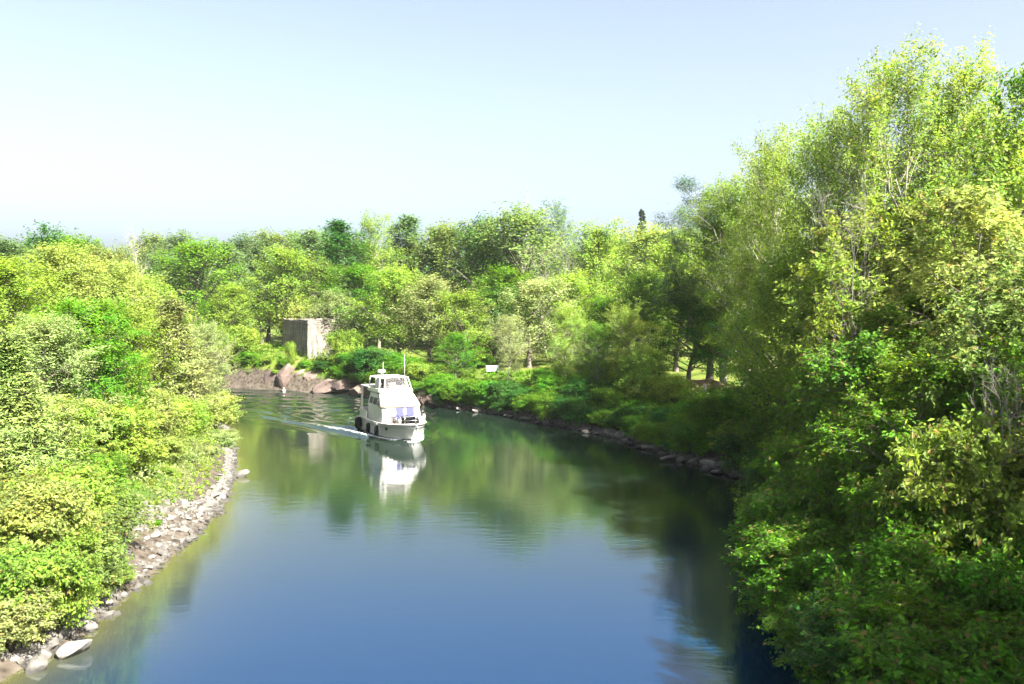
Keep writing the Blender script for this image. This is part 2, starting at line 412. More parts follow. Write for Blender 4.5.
PROTO = {}
def grow(key, seed, H, R, stems=1, r0=0.2, cb=0.2, lean=0.05, n1=26, n2=7, n3=5, leaves=12, leaf=0.2, aspect=0.5,
         env=None, el=(1.25, 0.55), l2=0.45, l3=0.5, bend=0.12, droop=0.0, ub=0.7, wig=0.03, twigs=True, keep=1.0, spray=0.16, mat='leaf', bark='bark', gap=0.0, top=0.97, ldroop=0.15, s2=0.25):
    rng = np.random.default_rng(seed)
    env = env or (lambda s: np.sqrt(np.clip(1 - ((s - 0.42) / 0.62) ** 2, 0.04, 1)))
    nn = 12; t = np.linspace(0, 1, nn)
    az = np.arange(stems) * 2 * np.pi / stems + rng.random() * 6 + rng.normal(0, 0.3, stems)
    P0 = np.zeros((stems, nn, 3)); R0 = np.zeros((stems, nn))
    for k in range(stems):
        ln = lean * rng.uniform(0.6, 1.3) * H if stems > 1 else lean * H * rng.uniform(0.2, 1)
        hh = H * (rng.uniform(0.78, 1.0) if stems > 1 and k else 0.98)
        w1 = rng.normal(0, 1, 2) * 0.015 * H; w2 = rng.normal(0, 1, 2) * 0.010 * H
        prof = t ** 0.8 if stems > 1 else t ** 1.3
        P0[k, :, 0] = np.cos(az[k]) * ln * prof + w1[0] * np.sin(t * 4.2) + w2[0] * np.sin(t * 9) + (0.12 * stems ** 0.5 * np.cos(az[k]) if stems > 1 else 0)
        P0[k, :, 1] = np.sin(az[k]) * ln * prof + w1[1] * np.sin(t * 4.2 + 1) + w2[1] * np.sin(t * 9) + (0.12 * stems ** 0.5 * np.sin(az[k]) if stems > 1 else 0)
        P0[k, :, 2] = hh * t - 0.25 * (t == 0)
        R0[k] = r0 * (1 - 0.93 * t) * (1 + 0.5 * np.exp(-t * 18)) * (1 if k == 0 else rng.uniform(0.7, 1))
    f = lambda s: (s - cb) / (1 - cb)
    P1, R1 = children(rng, P0, R0, n1, cb, top, lambda s: R * env(f(s)) * (1.0 if stems == 1 else 0.75), lambda s: el[0] + (el[1] - el[0]) * f(s), 0.05, bend, wig, 7, 0.022, droop=droop)
    if gap > 0:
        kp = rng.random(len(P1)) > gap; P1, R1 = P1[kp], R1[kp]
    len1 = np.linalg.norm(P1[:, -1] - P1[:, 0], axis=1)
    P2, R2 = children(rng, P1, R1, n2, s2, 1.0, 1.0, 0.85, 0.12, bend, wig, 5, 0.02, droop=droop)
    sc = np.repeat(len1 * l2, n2) * np.tile(np.linspace(1.15, 0.55, n2), len(P1))
    P2 = P2[:, :1] + (P2 - P2[:, :1]) * sc[:, None, None]; R2 = np.minimum(R2 * 1.0, (sc * 0.014)[:, None] * np.linspace(1, 0.2, 5)[None])
    wood = [tubes(P0, R0, 7), tubes(P1, R1, 5), tubes(P2, R2, 4)]
    P3, R3 = children(rng, P2, R2, n3, 0.2, 1.0, l3, 0.75, 0.1, 0.05, 0.04, 3, 0.012, droop=droop)
    P3 = np.concatenate([P3, P2[:, [1, 3, 4]]]); 
    R3 = np.concatenate([R3, R2[:, [1, 3, 4]]])
    if keep < 1: kk = rng.random(len(P3)) < keep; P3, R3 = P3[kk], R3[kk]
    if twigs: wood.append(tubes(P3, np.maximum(R3, 0.004), 3))
    V = []; Fq = []; b = 0
    for v_, q_ in wood: V.append(v_); Fq.append(q_ + b); b += len(v_)
    trunk = np_mesh(key + '_wood', np.concatenate(V), np.concatenate(Fq), True); trunk.materials.append(M[bark])
    crown = None
    if leaves:
        s = rng.random((len(P3), leaves)) ** 0.8
        ff = s * 2; i = np.minimum(ff.astype(int), 1); tt = (ff - i)[..., None]; bb = np.arange(len(P3))[:, None]
        C = P3[bb, i] * (1 - tt) + P3[bb, i + 1] * tt + rng.normal(0, spray, (*s.shape, 3))
        A = norm(P3[:, 2] - P3[:, 0])[:, None, :] + np.array([0, 0, -ldroop]) + 0 * C
        # leaves face out of their bough and out of the crown
        Cf = C.reshape(-1, 3); lo = Cf[:, 2].min(); hi = Cf[:, 2].max()
        O = norm(np.c_[Cf[:, :2] / (np.abs(Cf[:, :2]).max() * 0.6), (Cf[:, 2] - lo - 0.4 * (hi - lo)) / (0.5 * (hi - lo))] + rng.normal(0, 0.15, Cf.shape))
        v_, q_ = leaf_quads(rng, Cf, A.reshape(-1, 3), leaf, aspect, ub * 0.6, O=O)
        crown = np_mesh(key + '_crown', v_, q_, False); crown.materials.append(M[mat])
        w_ = np.percentile(np.hypot(C[..., 0], C[..., 1]), 93); h_ = np.percentile(C[..., 2], 99.97)
    else:
        w_ = R; h_ = H
    PROTO.setdefault(key, []).append(dict(trunk=trunk, crown=crown, R=w_, H=h_, n=0 if crown is None else len(crown.polygons)))

low_env = lambda s: np.sqrt(np.clip(1 - ((s - 0.3) / 0.74) ** 2, 0.05, 1))
col_env = lambda s: np.clip(0.55 + 0.6 * np.sin(np.pi * np.clip(s, 0, 1)) ** 0.7 - 0.45 * s, 0.1, 1.2)
cone_env = lambda s: np.clip(1.02 - s, 0.03, 1)
airy_env = lambda s: np.clip(0.5 + 0.7 * np.sin(np.pi * np.clip(s * 0.9 + 0.05, 0, 1)), 0.15, 1.2)

# far kinds: leaf sprays about 0.25 m, seen from 70 m and more
for k in range(3):
    grow('maple', 10 + k, 16, 5.2, r0=0.24, cb=0.08, n1=38, n2=8, n3=4, leaves=11, leaf=0.25, aspect=0.6, el=(1.1, 0.35), bend=0.3, l2=0.42, l3=0.7, twigs=False, spray=0.22, gap=0.08, env=low_env)
for k in range(2):
    grow('ash', 20 + k, 18, 4.0, r0=0.20, cb=0.22, n1=30, n2=7, n3=4, leaves=15, leaf=0.23, aspect=0.5, el=(1.1, 0.45), l2=0.45, l3=0.8, bend=0.25, twigs=False, spray=0.24, gap=0.18, env=airy_env, bark='bark_pale')
for k in range(2):
    grow('poplar', 30 + k, 18, 3.0, r0=0.2, cb=0.08, n1=44, n2=6, n3=3, leaves=11, leaf=0.24, aspect=0.6, el=(0.9, 0.35), l2=0.45, l3=0.6, bend=0.3, twigs=False, spray=0.2, gap=0.08, env=col_env)
grow('spruce', 40, 16, 2.6, r0=0.2, cb=0.06, n1=110, n2=9, n3=3, leaves=9, leaf=0.16, aspect=0.25, el=(1.75, 1.2), l2=0.3, l3=0.14, bend=0.1, droop=0.1, ub=0.2, twigs=False, spray=0.04, env=cone_env, mat='needle', wig=0.015)
grow('pine', 42, 20, 4.5, r0=0.26, cb=0.3, n1=44, n2=9, n3=5, leaves=14, leaf=0.24, aspect=0.16, el=(1.45, 0.8), l2=0.34, l3=0.55, bend=0.1, ub=0.8, twigs=False, spray=0.16, gap=0.2, mat='needle', s2=0.45,
     env=lambda s: np.clip(1.05 - 0.7 * s, 0.2, 1))
grow('dead', 44, 13, 3.6, r0=0.13, cb=0.25, n1=16, n2=6, n3=4, leaves=0, el=(1.0, 0.5), l2=0.45, l3=0.7, bend=0.2, bark='deadwood', wig=0.05)
grow('dead', 45, 13, 3.6, r0=0.09, cb=0.2, n1=11, n2=5, n3=4, leaves=0, el=(0.9, 0.45), l2=0.45, l3=0.8, bend=0.2, bark='deadwood', wig=0.05, stems=3, lean=0.15)
# middle kinds: 40 to 70 m
for k in range(2):
    grow('maple_mid', 50 + k, 14, 4.4, r0=0.2, cb=0.15, n1=40, n2=8, n3=5, leaves=15, leaf=0.17, aspect=0.6, el=(1.1, 0.35), bend=0.28, l2=0.42, l3=0.65, twigs=False, spray=0.17, gap=0.08, env=low_env)
for k in range(2):
    grow('ash_mid', 60 + k, 17, 3.8, r0=0.17, cb=0.2, n1=38, n2=8, n3=5, leaves=19, leaf=0.165, aspect=0.5, el=(1.1, 0.4), l2=0.45, l3=0.75, bend=0.25, twigs=True, spray=0.17, gap=0.15, env=airy_env, bark='bark_pale')
for k in range(3):
    grow('shrub_mid', 70 + k, 3.6, 2.3, stems=6, r0=0.05, cb=0.12, lean=0.32, n1=14, n2=6, n3=4, leaves=11, leaf=0.16, aspect=0.55, el=(1.1, 0.5), l2=0.5, l3=0.42, twigs=False, spray=0.13, env=low_env)
# near kinds: under 45 m, single leaves
grow('tall_near', 80, 20, 4.6, stems=3, lean=0.13, r0=0.19, cb=0.25, n1=34, n2=9, n3=5, leaves=17, leaf=0.17, aspect=0.45, el=(1.05, 0.4), l2=0.45, l3=0.75, bend=0.25, spray=0.14, gap=0.22, env=airy_env, bark='bark_pale', mat='leaf_keys')
for k in range(2):
    grow('maple_near', 90 + k, 12, 4.6, stems=2, lean=0.12, r0=0.16, cb=0.12, n1=30, n2=9, n3=6, leaves=12, leaf=0.19, aspect=0.5, l2=0.42, l3=0.6, spray=0.09, keep=0.85, gap=0.08, env=low_env, mat='leaf_keys', ldroop=0.5, droop=0.1)
for k in range(3):
    grow('shrub_near', 100 + k, 4.2, 2.5, stems=7, r0=0.05, cb=0.08, lean=0.35, n1=18, n2=7, n3=5, leaves=8, leaf=0.18, aspect=0.5, el=(1.1, 0.5), l2=0.5, l3=0.45, spray=0.08, env=low_env, mat='leaf_keys', ldroop=0.5, droop=0.08)
grow('cedar', 110, 8, 1.9, r0=0.13, cb=0.04, n1=80, n2=8, n3=4, leaves=14, leaf=0.15, aspect=0.22, el=(0.75, 0.3), l2=0.35, l3=0.4, bend=0.3, ub=0.3, twigs=True, spray=0.10, env=cone_env, mat='needle', gap=0.15)
grow('sapling', 112, 3.5, 0.9, r0=0.035, cb=0.2, n1=22, n2=5, n3=3, leaves=8, leaf=0.17, aspect=0.5, el=(1.35, 0.8), l2=0.45, l3=0.25, twigs=False, spray=0.08, env=cone_env, bark='bark_pale')
for key, ps in PROTO.items():
    print('proto', key, [(p_['n'], round(p_['R'], 2), round(p_['H'], 2)) for p_ in ps])

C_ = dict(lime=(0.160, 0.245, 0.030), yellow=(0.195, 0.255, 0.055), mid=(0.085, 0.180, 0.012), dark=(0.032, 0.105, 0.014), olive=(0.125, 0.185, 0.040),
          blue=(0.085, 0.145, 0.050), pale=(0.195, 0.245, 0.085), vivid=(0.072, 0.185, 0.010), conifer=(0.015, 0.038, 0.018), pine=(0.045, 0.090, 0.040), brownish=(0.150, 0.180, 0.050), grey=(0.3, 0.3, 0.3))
NAMES = dict(maple='maple_tree', ash='ash_tree', poplar='poplar_tree', spruce='spruce_tree', pine='pine_tree', dead='bare_tree', maple_mid='maple_tree', ash_mid='ash_tree', shrub_mid='shrub',
             tall_near='ash_tree', maple_near='maple_tree', shrub_near='shrub', cedar='juniper_tree', sapling='sapling')
PARTS = {'shrub': ('stems', 'foliage')}
rT = random.Random(11)
COUNT = {}
def plant(kind, x, y, h, wd, color, label, group=None, sink=0.1):
    """one tree or shrub of kind, h metres tall and wd wide, standing on the ground at x, y"""
    ps = PROTO[kind]; i = COUNT.get(kind, rT.randrange(9)); COUNT[kind] = i + 1
    pr = ps[i % len(ps)]
    sz = h / pr['H']; sx = (wd / 2) / pr['R'] if wd else sz
    sx = min(max(sx, 0.35 * sz), 1.9 * sz)
    root = empty(NAMES[kind], (x, y, gz(x, y) - sink), rT.random() * 6.283, (sx, sx * rT.uniform(0.92, 1.08), sz))
    nm = NAMES[kind]
    tag(root, label, 'shrub' if nm == 'shrub' else 'tree', group)
    a, b = PARTS.get(nm, ('trunk', 'crown'))
    if nm == 'bare_tree': a = 'trunk'
    link(a, pr['trunk'], root)
    if pr['crown'] is not None:
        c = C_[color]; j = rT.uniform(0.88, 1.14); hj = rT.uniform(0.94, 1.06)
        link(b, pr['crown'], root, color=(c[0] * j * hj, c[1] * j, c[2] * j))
    return root
def plant_px(kind, px, top, d, wd, color, label, group=None):
    x, y = at(px, d)
    return plant(kind, x, y, zrow(top, d) - gz(x, y), wd, color, label, group)

# ------------------------------------------------------------------ trees of the far shore and the park
FAR = [
 # kind, px, top row, distance, width, colour, label
 ('maple', 160, 250, 128, 9, 'blue', 'blue green tree rising just right of the gap in the left skyline'),
 ('maple', 196, 237, 120, 11, 'mid', 'round mid green tree standing left of the slim bluish poplar across the side channel'),
 ('poplar', 229, 240, 128, 6, 'blue', 'slim bluish poplar between the round green tree and the large yellow dome'),
 ('maple', 262, 231, 140, 8, 'blue', 'hazy blue green treetop peeping over the large yellow dome tree'),
 ('maple', 284, 243, 116, 14, 'lime', 'large yellow green dome shaped tree directly above the stone ruin'),
 ('maple', 232, 282, 111, 6, 'lime', 'yellow green tree on the bank left of the stone ruin'),
 ('maple', 214, 300, 113, 8, 'vivid', 'dark leafy tree at the mouth of the side channel'),
 ('poplar', 312, 229, 134, 6, 'blue', 'narrow bluish treetop between the yellow dome and the dark upright tree'),
 ('maple', 322, 258, 119, 8, 'olive', 'olive tree with brownish top behind the ruin corner'),
 ('poplar', 349, 218, 121, 7.5, 'dark', 'tall dark green upright tree on the skyline left of the boat'),
 ('ash', 379, 210, 127, 7, 'lime', 'airy pale green tree with see-through top right of the dark upright tree'),
 ('poplar', 413, 214, 131, 7, 'blue', 'blue green poplar on the skyline straight above the boat'),
 ('maple', 362, 262, 111, 9, 'vivid', 'bright green tree below the dark upright tree'),
 ('maple', 338, 288, 108, 7, 'pale', 'silvery willow like tree right of the ruin'),
 ('maple', 398, 262, 103, 12, 'lime', 'big pale lime tree directly behind the boat'),
 ('maple', 441, 219, 129, 10, 'olive', 'grey green tree behind and right of the boat on the skyline'),
 ('maple', 430, 272, 99, 9, 'pale', 'pale sunlit tree right behind the boat bow'),
 ('maple', 482, 211, 124, 9, 'dark', 'dark green round treetop on the skyline in the middle of the far wood'),
 ('maple', 522, 205, 119, 15, 'olive', 'widest pale olive domed tree on the middle skyline'),
 ('ash', 556, 197, 133, 5.5, 'blue', 'thin feathery treetop sticking out above the wide olive dome'),
 ('maple', 594, 217, 121, 10, 'lime', 'light green tree sloping down to the notch left of the dark spruce'),
 ('dead', 548, 250, 110, 8, 'grey', 'leafless grey tree with fine bare branches in the middle of the far wood'),
 ('dead', 136, 236, 118, 5, 'grey', 'leafless spindly tree in the gap of the left skyline'),
 ('maple', 500, 262, 108, 9, 'mid', 'mid green tree in front of the dark round treetop'),
 ('maple', 532, 276, 97, 9, 'pale', 'pale green park tree with a bare straight trunk at the edge of the lawn'),
 ('maple', 493, 285, 106, 8, 'dark', 'deep green tree shading the left end of the lawn'),
 ('maple', 576, 268, 100, 8.5, 'lime', 'yellow green tree behind the right end of the lawn'),
 ('maple', 462, 288, 97, 8, 'lime', 'light yellow tree at the left end of the lawn'),
 ('maple', 455, 330, 91, 7, 'vivid', 'low bright green tree on the bank just right of the boat'),
 ('maple', 610, 246, 130, 6, 'mid', 'small green treetop in the skyline notch beside the spruce'),
 ('spruce', 638, 209, 129, 4.6, 'conifer', 'dark pointed spruce standing alone in the skyline notch'),
 ('maple', 657, 221, 104, 10, 'yellow', 'bright yellow green round tree right of the dark spruce'),
 ('maple', 604, 292, 88, 7.5, 'vivid', 'shaded green tree left of the dark grove by the brown bank'),
 ('maple_mid', 640, 268, 84, 9, 'mid', 'olive green tree with a leaning trunk above the dry grass'),
 ('pine', 704, 176, 77, 9, 'pine', 'blue green pine reaching one branch over the skyline notch'),
 ('maple_mid', 690, 270, 77, 9, 'dark', 'dark shaded tree behind the brown bank'),
 ('maple_mid', 724, 285, 71, 8, 'dark', 'deep green tree of the dark grove nearest to the water'),
 ('ash_mid', 726, 196, 74, 7, 'olive', 'olive green airy tree in front of the blue green pine'),
 ('ash_mid', 744, 162, 68, 7, 'lime', 'light green tree on the skyline between the pine and the tall ash'),
 ('maple_mid', 676, 235, 90, 8, 'lime', 'pale green tree between the yellow round tree and the pine'),
]
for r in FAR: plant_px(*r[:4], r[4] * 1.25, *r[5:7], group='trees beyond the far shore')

RIGHT = [
 ('ash_mid', 778, 127, 57, 6.5, 'lime', 'slender ash forming the first high step of the right skyline'),
 ('ash_mid', 757, 238, 60, 5.5, 'lime', 'young tree with a thin pale trunk rising from the right bank shrubs'),
 ('ash_mid', 816, 112, 51, 6.5, 'lime', 'pale green ash just left of the tallest tree'),
 ('ash_mid', 846, 88, 47, 6, 'olive', 'thin topped ash leaning against the left side of the tallest tree'),
 ('tall_near', 906, 34, 42, 8.0, 'lime', 'tallest ash with several bare pale stems on the right bank'),
 ('ash_mid', 958, 84, 45, 5, 'lime', 'ash close behind the right shoulder of the tallest tree'),
 ('maple_near', 990, 104, 36, 7, 'lime', 'light green tree between the tallest ash and the dark tree at the right border'),
 ('maple_near', 1030, 74, 40, 6, 'vivid', 'dark green tree at the upper right border of the view'),
 ('maple_near', 880, 190, 37, 8, 'lime', 'bushy lime tree in front of the stems of the tallest ash'),
 ('maple_near', 972, 190, 31, 8, 'yellow', 'yellow green tree with drooping sprays below the dark border tree'),
 ('maple_mid', 826, 215, 45, 7.5, 'lime', 'mid green tree under the pale ash on the right bank'),
 ('maple_mid', 785, 245, 50, 6.5, 'lime', 'green tree filling the bank below the slender ash'),
 ('maple_near', 1018, 235, 26, 6.5, 'olive', 'olive tree with seed keys at the right border halfway down'),
 ('maple_near', 905, 285, 31, 7, 'mid', 'leafy tree standing in the middle of the right bank thicket'),
 ('maple_near', 958, 330, 24.5, 5.5, 'mid', 'brown flecked maple bough tree at the lower right bank'),
 ('dead', 848, 205, 35.5, 3.6, 'grey', 'bare grey branches poking out in front of the tallest ash'),
]
RIGHT += [
 ('ash_mid', 722, 178, 71, 7, 'lime', 'light green tree filling the skyline just right of the pine'),
 ('ash_mid', 764, 142, 62, 6, 'lime', 'lime ash in the skyline step left of the slender ash'),
 ('ash_mid', 566, 300, 79, 4, 'lime', 'slender lime tree by the water in front of the right end of the lawn'),
 ('ash_mid', 598, 318, 74, 4, 'mid', 'slim green tree on the bank left of the sunlit sapling'),
 ('ash_mid', 628, 300, 71, 4.5, 'lime', 'slim sunlit tree above the middle of the right bank'),
 ('ash_mid', 508, 312, 85, 4, 'pale', 'thin pale tree on the bank in front of the deep green lawn tree'),
 ('dead', 1006, 385, 22, 2.4, 'grey', 'bare grey twigs among the leaves at the lower right border'),
]
for r in RIGHT: plant_px(*r[:7], group='trees on the near right bank')
for (x, y, h, wd, c) in ((14.0, 14.5, 11.5, 5, 'mid'), (12.4, 12.5, 11.5, 4.5, 'mid'), (12.5, 7, 10, 5, 'mid'), (16, 11, 12, 7, 'mid'), (17.8, 17, 12, 7, 'lime'), (21.5, 20, 12, 8, 'mid'), (21, 12, 13, 8, 'mid'), (25, 19, 13, 8, 'lime'), (18.5, 4, 12, 8, 'mid'), (27, 30, 10, 8, 'mid'), (30, 8, 13, 9, 'olive'), (24, -6, 15, 9, 'mid')):  # unseen trees, placed and sized to throw shade on the lower right thicket
    plant('maple_near', x, y, h, wd, c, 'broad green tree out of view on the right bank, placed to shade the near thicket', 'unseen shade trees beside the viewpoint')

for (x, y, h, wd, k, c) in ((27, 50, 9, 7, 'ash_mid', 'lime'), (32, 62, 11, 9, 'maple', 'mid'), (42, 75, 14, 10, 'maple', 'olive'), (30, 84, 14, 9, 'maple', 'mid'),
                            (40, 48, 11, 9, 'maple', 'mid'), (22, 112, 17, 10, 'maple', 'mid'), (32, 105, 18, 10, 'maple', 'lime'), (12, 132, 17, 10, 'maple', 'olive'), (20, 140, 18, 10, 'maple', 'mid')):
    plant(k, x, y, h, wd, c, 'green tree deep in the wood behind the right bank trees', 'trees inside the right wood')
rB = random.Random(3)
for k in range(26):
    px = -60 + k * 30; d = 143 + rB.uniform(-6, 12)
    x, y = at(px, d)
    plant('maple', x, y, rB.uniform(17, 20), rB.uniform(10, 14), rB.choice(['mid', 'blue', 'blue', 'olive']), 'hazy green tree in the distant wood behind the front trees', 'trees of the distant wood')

# ------------------------------------------------------------------ left bank
LEFT = [
 ('maple', 2, 232, 82, 9, 'blue', 'bluish treetop at the left border of the skyline'),
 ('maple', 46, 220, 86, 9, 'dark', 'dark green tree on the skyline above the pale left thicket'),
 ('maple', 80, 228, 84, 7, 'mid', 'second dark treetop right of the darkest tree on the left skyline'),
 ('maple', 102, 242, 80, 7, 'brownish', 'brownish yellow tree on the left skyline next to the gap'),
 ('maple', 122, 256, 92, 6, 'mid', 'small green treetop at the left side of the skyline gap'),
 ('maple_mid', 20, 250, 47, 7, 'lime', 'pale yellow green tree below the bluish treetop at the left border'),
 ('maple_mid', 66, 240, 54, 8, 'yellow', 'tall pale yellow tree below the dark skyline tree'),
 ('maple_mid', 108, 256, 60, 8, 'yellow', 'yellow green tree sloping down from the left skyline'),
 ('maple_mid', 148, 272, 66, 7, 'lime', 'light green tree right of the yellow slope near the channel mouth'),
 ('maple_mid', 92, 292, 44, 6, 'vivid', 'vivid green leafy tree with a dark hollow in the pale left thicket'),
 ('cedar', 178, 296, 58, 5, 'brownish', 'brownish conical juniper on the left bank at the river bend'),
 ('cedar', 12, 330, 31, 4, 'olive', 'olive feathery juniper at the left border'),
 ('maple_mid', 38, 310, 40, 6, 'pale', 'pale silvery tree in the middle of the left thicket'),
 ('maple_mid', 132, 300, 55, 6, 'lime', 'lime tree between the vivid tree and the brownish juniper'),
 ('ash_mid', 204, 318, 66, 4.5, 'pale', 'slim pale tree right behind the brownish juniper'),
 ('dead', 70, 320, 43, 4, 'grey', 'bare grey twiggy tree inside the left thicket'),
]
for r in LEFT: plant_px(*r[:7], group='trees on the left bank')
LSHRUB = [
 (186, 452, 50, 4.5, 'pale', 'pale shrub spilling down behind the upper end of the rubble'),
 (203, 466, 49.3, 3.5, 'yellow', 'pale yellow shrub just above the dark flat point rock'),
 (163, 466, 44.5, 4, 'lime', 'lime shrub behind the middle of the grey rubble'),
 (184, 486, 45.5, 3, 'pale', 'straw coloured shrub at the top of the rubble slope'),
 (146, 478, 41.5, 3.6, 'lime', 'yellow green shrub above the widest part of the rubble'),
 (206, 390, 64, 5, 'yellow', 'pale yellow shrub at the tip of the left bank where the river bends'),
 (222, 428, 60, 4, 'pale', 'low pale shrub leaning over the water at the left bend'),
 (182, 400, 58, 5.5, 'lime', 'lime shrub at the foot of the brownish juniper'),
 (205, 445, 53, 4.5, 'pale', 'pale feathery shrub above the small point of rocks'),
 (160, 392, 52, 5, 'lime', 'yellow green shrub left of the juniper foot'),
 (160, 432, 47.5, 5, 'yellow', 'bright yellow shrub above the rubble slope'),
 (128, 380, 47, 5.5, 'yellow', 'light yellow shrub under the vivid green tree'),
 (118, 440, 41.5, 4.5, 'lime', 'lime shrub at the upper edge of the grey rubble'),
 (100, 400, 41, 5, 'lime', 'light green shrub below the dark hollow of the vivid tree'),
 (60, 390, 39, 5, 'yellow', 'pale yellow shrub in the middle of the left thicket'),
 (25, 400, 34, 4.5, 'lime', 'lime shrub below the feathery juniper at the border'),
 (76, 450, 35.5, 4.5, 'mid', 'deeper green shrub left of the grey rubble'),
 (50, 455, 31, 4.5, 'lime', 'light green shrub beside the deeper green one on the left bank'),
 (82, 490, 32.5, 3.8, 'olive', 'olive shrub at the left end of the grey rubble'),
 (10, 470, 27, 4.2, 'yellow', 'yellow shrub at the left border halfway down the bank'),
 (62, 505, 28.5, 4, 'olive', 'olive drab shrub with brown stems on the lower left bank'),
 (25, 530, 25.5, 3.6, 'lime', 'lime shrub at the left border above the corner boulders'),
 (66, 540, 29.5, 3.4, 'yellow', 'pale yellow shrub hanging over the green shallows'),
 (38, 575, 26.5, 2.8, 'lime', 'bright low shrub just above the corner boulders'),
 (98, 560, 30.0, 2.2, 'lime', 'small lime shrub at the near end of the rubble'),
 (-12, 585, 24.4, 2.8, 'pale', 'pale low shrub in the lower left corner'),
 (150, 520, 37, 1.6, 'vivid', 'small green weed clump growing out of the grey rubble'),
]
for (px, top, d, wd, c, lb) in LSHRUB:
    plant_px('shrub_near' if d < 50 else 'shrub_mid', px, top, d, wd, c, lb, 'shrubs on the left bank')
# shrubs further up the left slope that show only between the others
for (x, y, h, wd, c) in ((-22, 24, 3.6, 4.5, 'lime'), (-20, 30, 3.4, 4.5, 'yellow'), (-24, 34, 3.6, 5, 'lime'), (-27, 42, 3.6, 5, 'yellow'), (-22, 45, 3.4, 5, 'lime'), (-30, 50, 3.8, 5, 'lime'), (-33, 60, 4, 6, 'olive'),
                         (-36, 72, 4, 6, 'lime'), (-28, 58, 4, 5, 'yellow'), (-18, 20, 3, 4, 'lime'), (-19, 14, 3.2, 4.4, 'yellow'), (-40, 82, 4, 6, 'mid'), (-48, 88, 4, 6, 'olive'), (-31, 75, 3.6, 5, 'pale')):
    plant('shrub_near' if y < 50 else 'shrub_mid', x, y, h, wd, c, 'light green shrub set back on the left slope among taller bushes', 'shrubs set back on the left slope')

# ------------------------------------------------------------------ right bank shrubs
RSHRUB = [
 (480, 352, 97, 4.5, 'mid', 'green bush at the lawn edge above the white sign panel'),
 (548, 366, 84, 4, 'vivid', 'bushy green shrub at the lawn edge right of the straight park tree'),
 (610, 352, 77, 5, 'mid', 'green bush in front of the shaded green tree'),
 (665, 372, 68, 4.5, 'lime', 'yellow green bush left of the dry grass strip'),
 (440, 372, 89, 5, 'vivid', 'bright green shrub on the bank beside the boat bow'),
 (468, 380, 85, 5, 'vivid', 'dark green shrub below the white sign panel'),
 (500, 390, 82, 4, 'mid', 'round green shrub right of the white sign panel'),
 (524, 398, 80, 3, 'yellow', 'small pale yellow shrub at the foot of the straight trunk'),
 (530, 386, 79, 4.5, 'dark', 'dark green shrub under the straight park tree'),
 (560, 372, 77, 5.5, 'vivid', 'green shrub in front of the right end of the lawn'),
 (572, 345, 84, 4, 'pale', 'pale cream shrub lit up at the right end of the lawn'),
 (590, 376, 73, 5.5, 'dark', 'dark shrub under the shaded green tree'),
 (616, 384, 70, 5, 'mid', 'mid green shrub left of the sunlit sapling'),
 (640, 345, 70, 4.5, 'lime', 'sunlit yellow green shrub left of the dry grass'),
 (645, 398, 65.5, 5, 'vivid', 'green shrub above the driftwood on the right shore'),
 (672, 405, 62, 5, 'dark', 'dark shrub in front of the dry grass'),
 (700, 398, 60, 5, 'vivid', 'green shrub right of the grey post'),
 (690, 425, 57, 3.4, 'dark', 'low dark shrub above the flat shore rocks'),
 (728, 385, 58, 5.5, 'mid', 'green shrub behind the small tiered sapling'),
 (742, 430, 53.6, 3.6, 'vivid', 'low green shrub right of the small tiered sapling'),
 (770, 372, 54, 6, 'vivid', 'rounded green shrub where the near thicket begins'),
 (762, 428, 49.5, 4, 'dark', 'dark shrub overhanging the end of the flat rocks'),
 (798, 400, 47, 5.5, 'mid', 'green shrub at the left edge of the near thicket'),
 (800, 455, 43, 4.5, 'dark', 'dark shrub overhanging the water at the near thicket edge'),
 (800, 500, 37, 5, 'dark', 'second dark shrub leaning over the water toward the viewer'),
 (808, 440, 36, 5, 'mid', 'green shrub with seed keys above the overhanging dark shrubs'),
 (860, 360, 36, 6, 'mid', 'leafy green shrub under the bare grey branches'),
 (850, 430, 31, 5.5, 'mid', 'green shrub with brown tips in the middle of the near thicket'),
 (820, 540, 30, 4.2, 'dark', 'dark shrub low over the water at the lower middle of the thicket'),
 (900, 420, 27.5, 5.5, 'mid', 'green shrub with drooping sprays in front of the leafy maple'),
 (826, 590, 25.5, 3.6, 'dark', 'shaded shrub touching the water at the bottom of the view'),
 (870, 520, 26, 4.5, 'mid', 'shaded green shrub in the lower part of the near thicket'),
 (940, 450, 23.5, 4.6, 'mid', 'brown flecked shrub below the bough tree'),
 (1005, 400, 23, 5, 'lime', 'lime shrub lit by the sun at the right border'),
 (905, 560, 22, 4, 'mid', 'dark green shrub in the lower right thicket beside the shaded one'),
 (970, 530, 20.5, 4, 'vivid', 'green shrub with bright leaf sprays at the lower right'),
 (860, 640, 21.5, 3.2, 'dark', 'darkest low shrub at the bottom edge of the view'),
 (1010, 600, 18.5, 4, 'mid', 'shrub in the lower right corner'),
 (930, 650, 18.5, 3.6, 'dark', 'shaded shrub at the bottom edge next to the corner shrub'),
]
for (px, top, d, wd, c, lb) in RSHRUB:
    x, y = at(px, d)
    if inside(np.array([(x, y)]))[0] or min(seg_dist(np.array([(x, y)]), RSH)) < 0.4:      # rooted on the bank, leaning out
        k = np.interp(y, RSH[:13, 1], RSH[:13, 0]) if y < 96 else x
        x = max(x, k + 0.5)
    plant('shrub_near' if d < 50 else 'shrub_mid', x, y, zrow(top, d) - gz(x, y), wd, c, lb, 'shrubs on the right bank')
plant_px('sapling', 727, 418, 53.4, 2.2, 'lime', 'small tiered sapling with a white stem above the flat shore rocks')
plant_px('sapling', 640, 352, 69, 2.6, 'yellow', 'sunlit slender sapling rising from the right bank shrubs')
